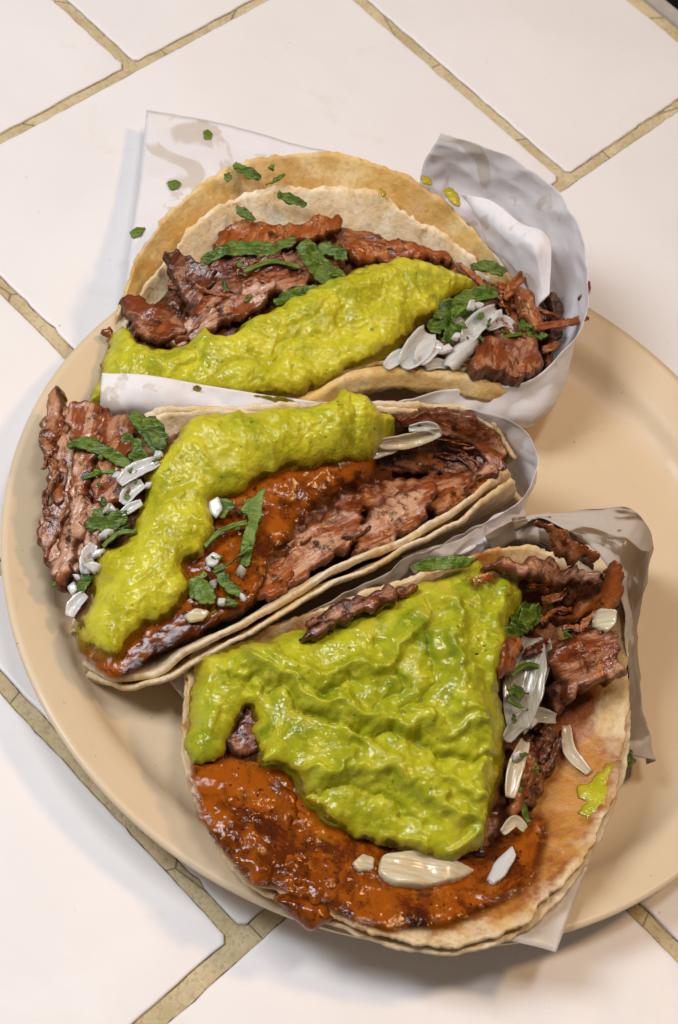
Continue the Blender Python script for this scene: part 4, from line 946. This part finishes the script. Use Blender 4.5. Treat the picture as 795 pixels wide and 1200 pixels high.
meat([(610, 766), (640, 752), (664, 752), (660, 768), (640, 780), (616, 780)], S3, T3, M_meat_dark, .0, fib=25, tilt=(0, .2))
meat([(648, 790), (664, 800), (662, 830), (650, 840), (640, 815)], S3, T3, M_meat_dark, .35, fib=80)
meat([(592, 752), (606, 744), (610, 760), (600, 785), (588, 798), (582, 788)], S3, T3, M_meat_red, .7, fib=65, thick=.3, cell=.045)
meat([(610, 880), (640, 850), (650, 880), (636, 930), (612, 950), (604, 920)], S3, T3, M_meat_dark, -.1, fib=70)
meat([(600, 900), (622, 880), (630, 910), (612, 950), (600, 965), (596, 940)], S3, T3, M_meat_red, .15, fib=70, thick=.3)
shreds([(570, 660), (690, 660), (728, 700), (725, 790), (650, 830), (620, 760), (640, 700)], S3, T3, 22, 15, (.2, .9), [M_meat_red, M_meat, M_meat_dark], seed=8)
shreds([(610, 850), (650, 830), (645, 930), (605, 965)], S3, T3, 10, 65, (-.1, .35), [M_meat_red, M_meat_dark], seed=9)
osliver([(622, 746), (617, 790), (607, 852)], 40, S3, T3, M_onion_w, .75, curl=.25, twist=12)
osliver([(640, 748), (634, 790), (622, 836)], 14, S3, T3, M_onion_w, .72, curl=.3, twist=30)
osliver([(594, 866), (608, 848), (628, 838), (652, 842)], 17, S3, T3, M_onion_w, .75, curl=.35)
osliver([(598, 934), (604, 900), (616, 868)], 15, S3, T3, M_onion_y, .65)
osliver([(590, 975), (604, 962), (616, 972)], 10, S3, T3, M_onion_y, .5)
onion([(695, 735), (699, 713), (724, 715), (722, 732), (712, 742)], S3, T3, M_onion_y, lift=.75, thick=.35)
onion([(443, 1022), (448, 1000), (490, 998), (530, 1008), (562, 1016), (540, 1030), (500, 1040), (460, 1036)], S3R, T3, M_onion_y, lift=.25, thick=.6, fib=-5, tilt=(0, .12), bow=-.12)
onion([(412, 1012), (425, 1000), (440, 1004), (438, 1020), (420, 1022)], S3R, T3, M_onion_y, lift=.25, thick=.25)
onion([(570, 1030), (580, 1008), (600, 990), (606, 1004), (592, 1028), (578, 1038)], S3R, T3, M_onion, lift=.22, thick=.3, fib=60)
leaf([(553, 770), (572, 756), (590, 742), (602, 722), (616, 708), (632, 712), (634, 726), (618, 742), (596, 750), (578, 768), (564, 774)], S3, T3, lift=.85, tilt=(0, .1))
leaf([(604, 728), (616, 710), (632, 708), (630, 726), (616, 738)], S3, T3, M_cil_l, lift=.98, tilt=(.2, .1))
leaf([(594, 805), (606, 800), (622, 812), (610, 820), (598, 814)], S3, T3, lift=.95)
stem([(598, 820), (612, 828), (622, 832)], 5, S3, T3, M_cil_l, lift=.95)
leaf([(598, 842), (604, 836), (608, 846), (600, 852)], S3, T3, lift=.95)
stem([(602, 926), (612, 944), (620, 964)], 12, S3, T3, lift=.4)
leaf([(660, 738), (668, 736), (672, 744), (662, 748)], S3, T3, lift=.7)
scatter([(600, 745), (650, 740), (655, 860), (620, 960), (596, 960), (598, 850)], S3, T3, 5, 'onion', (.4, .8), 18)
scatter([(560, 720), (650, 700), (660, 850), (620, 960), (600, 900), (610, 760)], S3, T3, 9, 'herb', (.75, .95), 19)
stalk([(600, 790), (618, 778), (640, 782)], S3, T3, .9)
SR = Surf([(735, 800, 3.5), (720, 925, 3.15), (690, 992, 3.05), (680, 900, 2.75), (660, 960, 2.6), (690, 830, 3.0), (720, 870, 3.2)])
blob("guacamole_smear", [(682, 926), (696, 908), (718, 888), (727, 896), (718, 925), (702, 950), (686, 966), (680, 946)], SR, M_guac, T3, thick=.07, edge=.4, cell=.04, lift=.02, ragged=.25, rfreq=2.2, pw=.9)
osliver([(664, 850), (668, 880), (690, 905)], 12, SR, T3, M_onion_y, .15)
SPR = Surf([(735, 885, 2.5), (768, 892, 2.2), (745, 820, 3.0), (755, 850, 2.5)])
o = leaf([(728, 898), (732, 886), (742, 878), (746, 890), (738, 900)], SPR, None, lift=.1)
o.name = "cilantro_sprig"; tag(o, "tiny dark cilantro sprig caught on the end of the front taco's side paper", "herb")
for o in list(bpy.data.objects):
    if "_loc" in o: del o["_loc"]
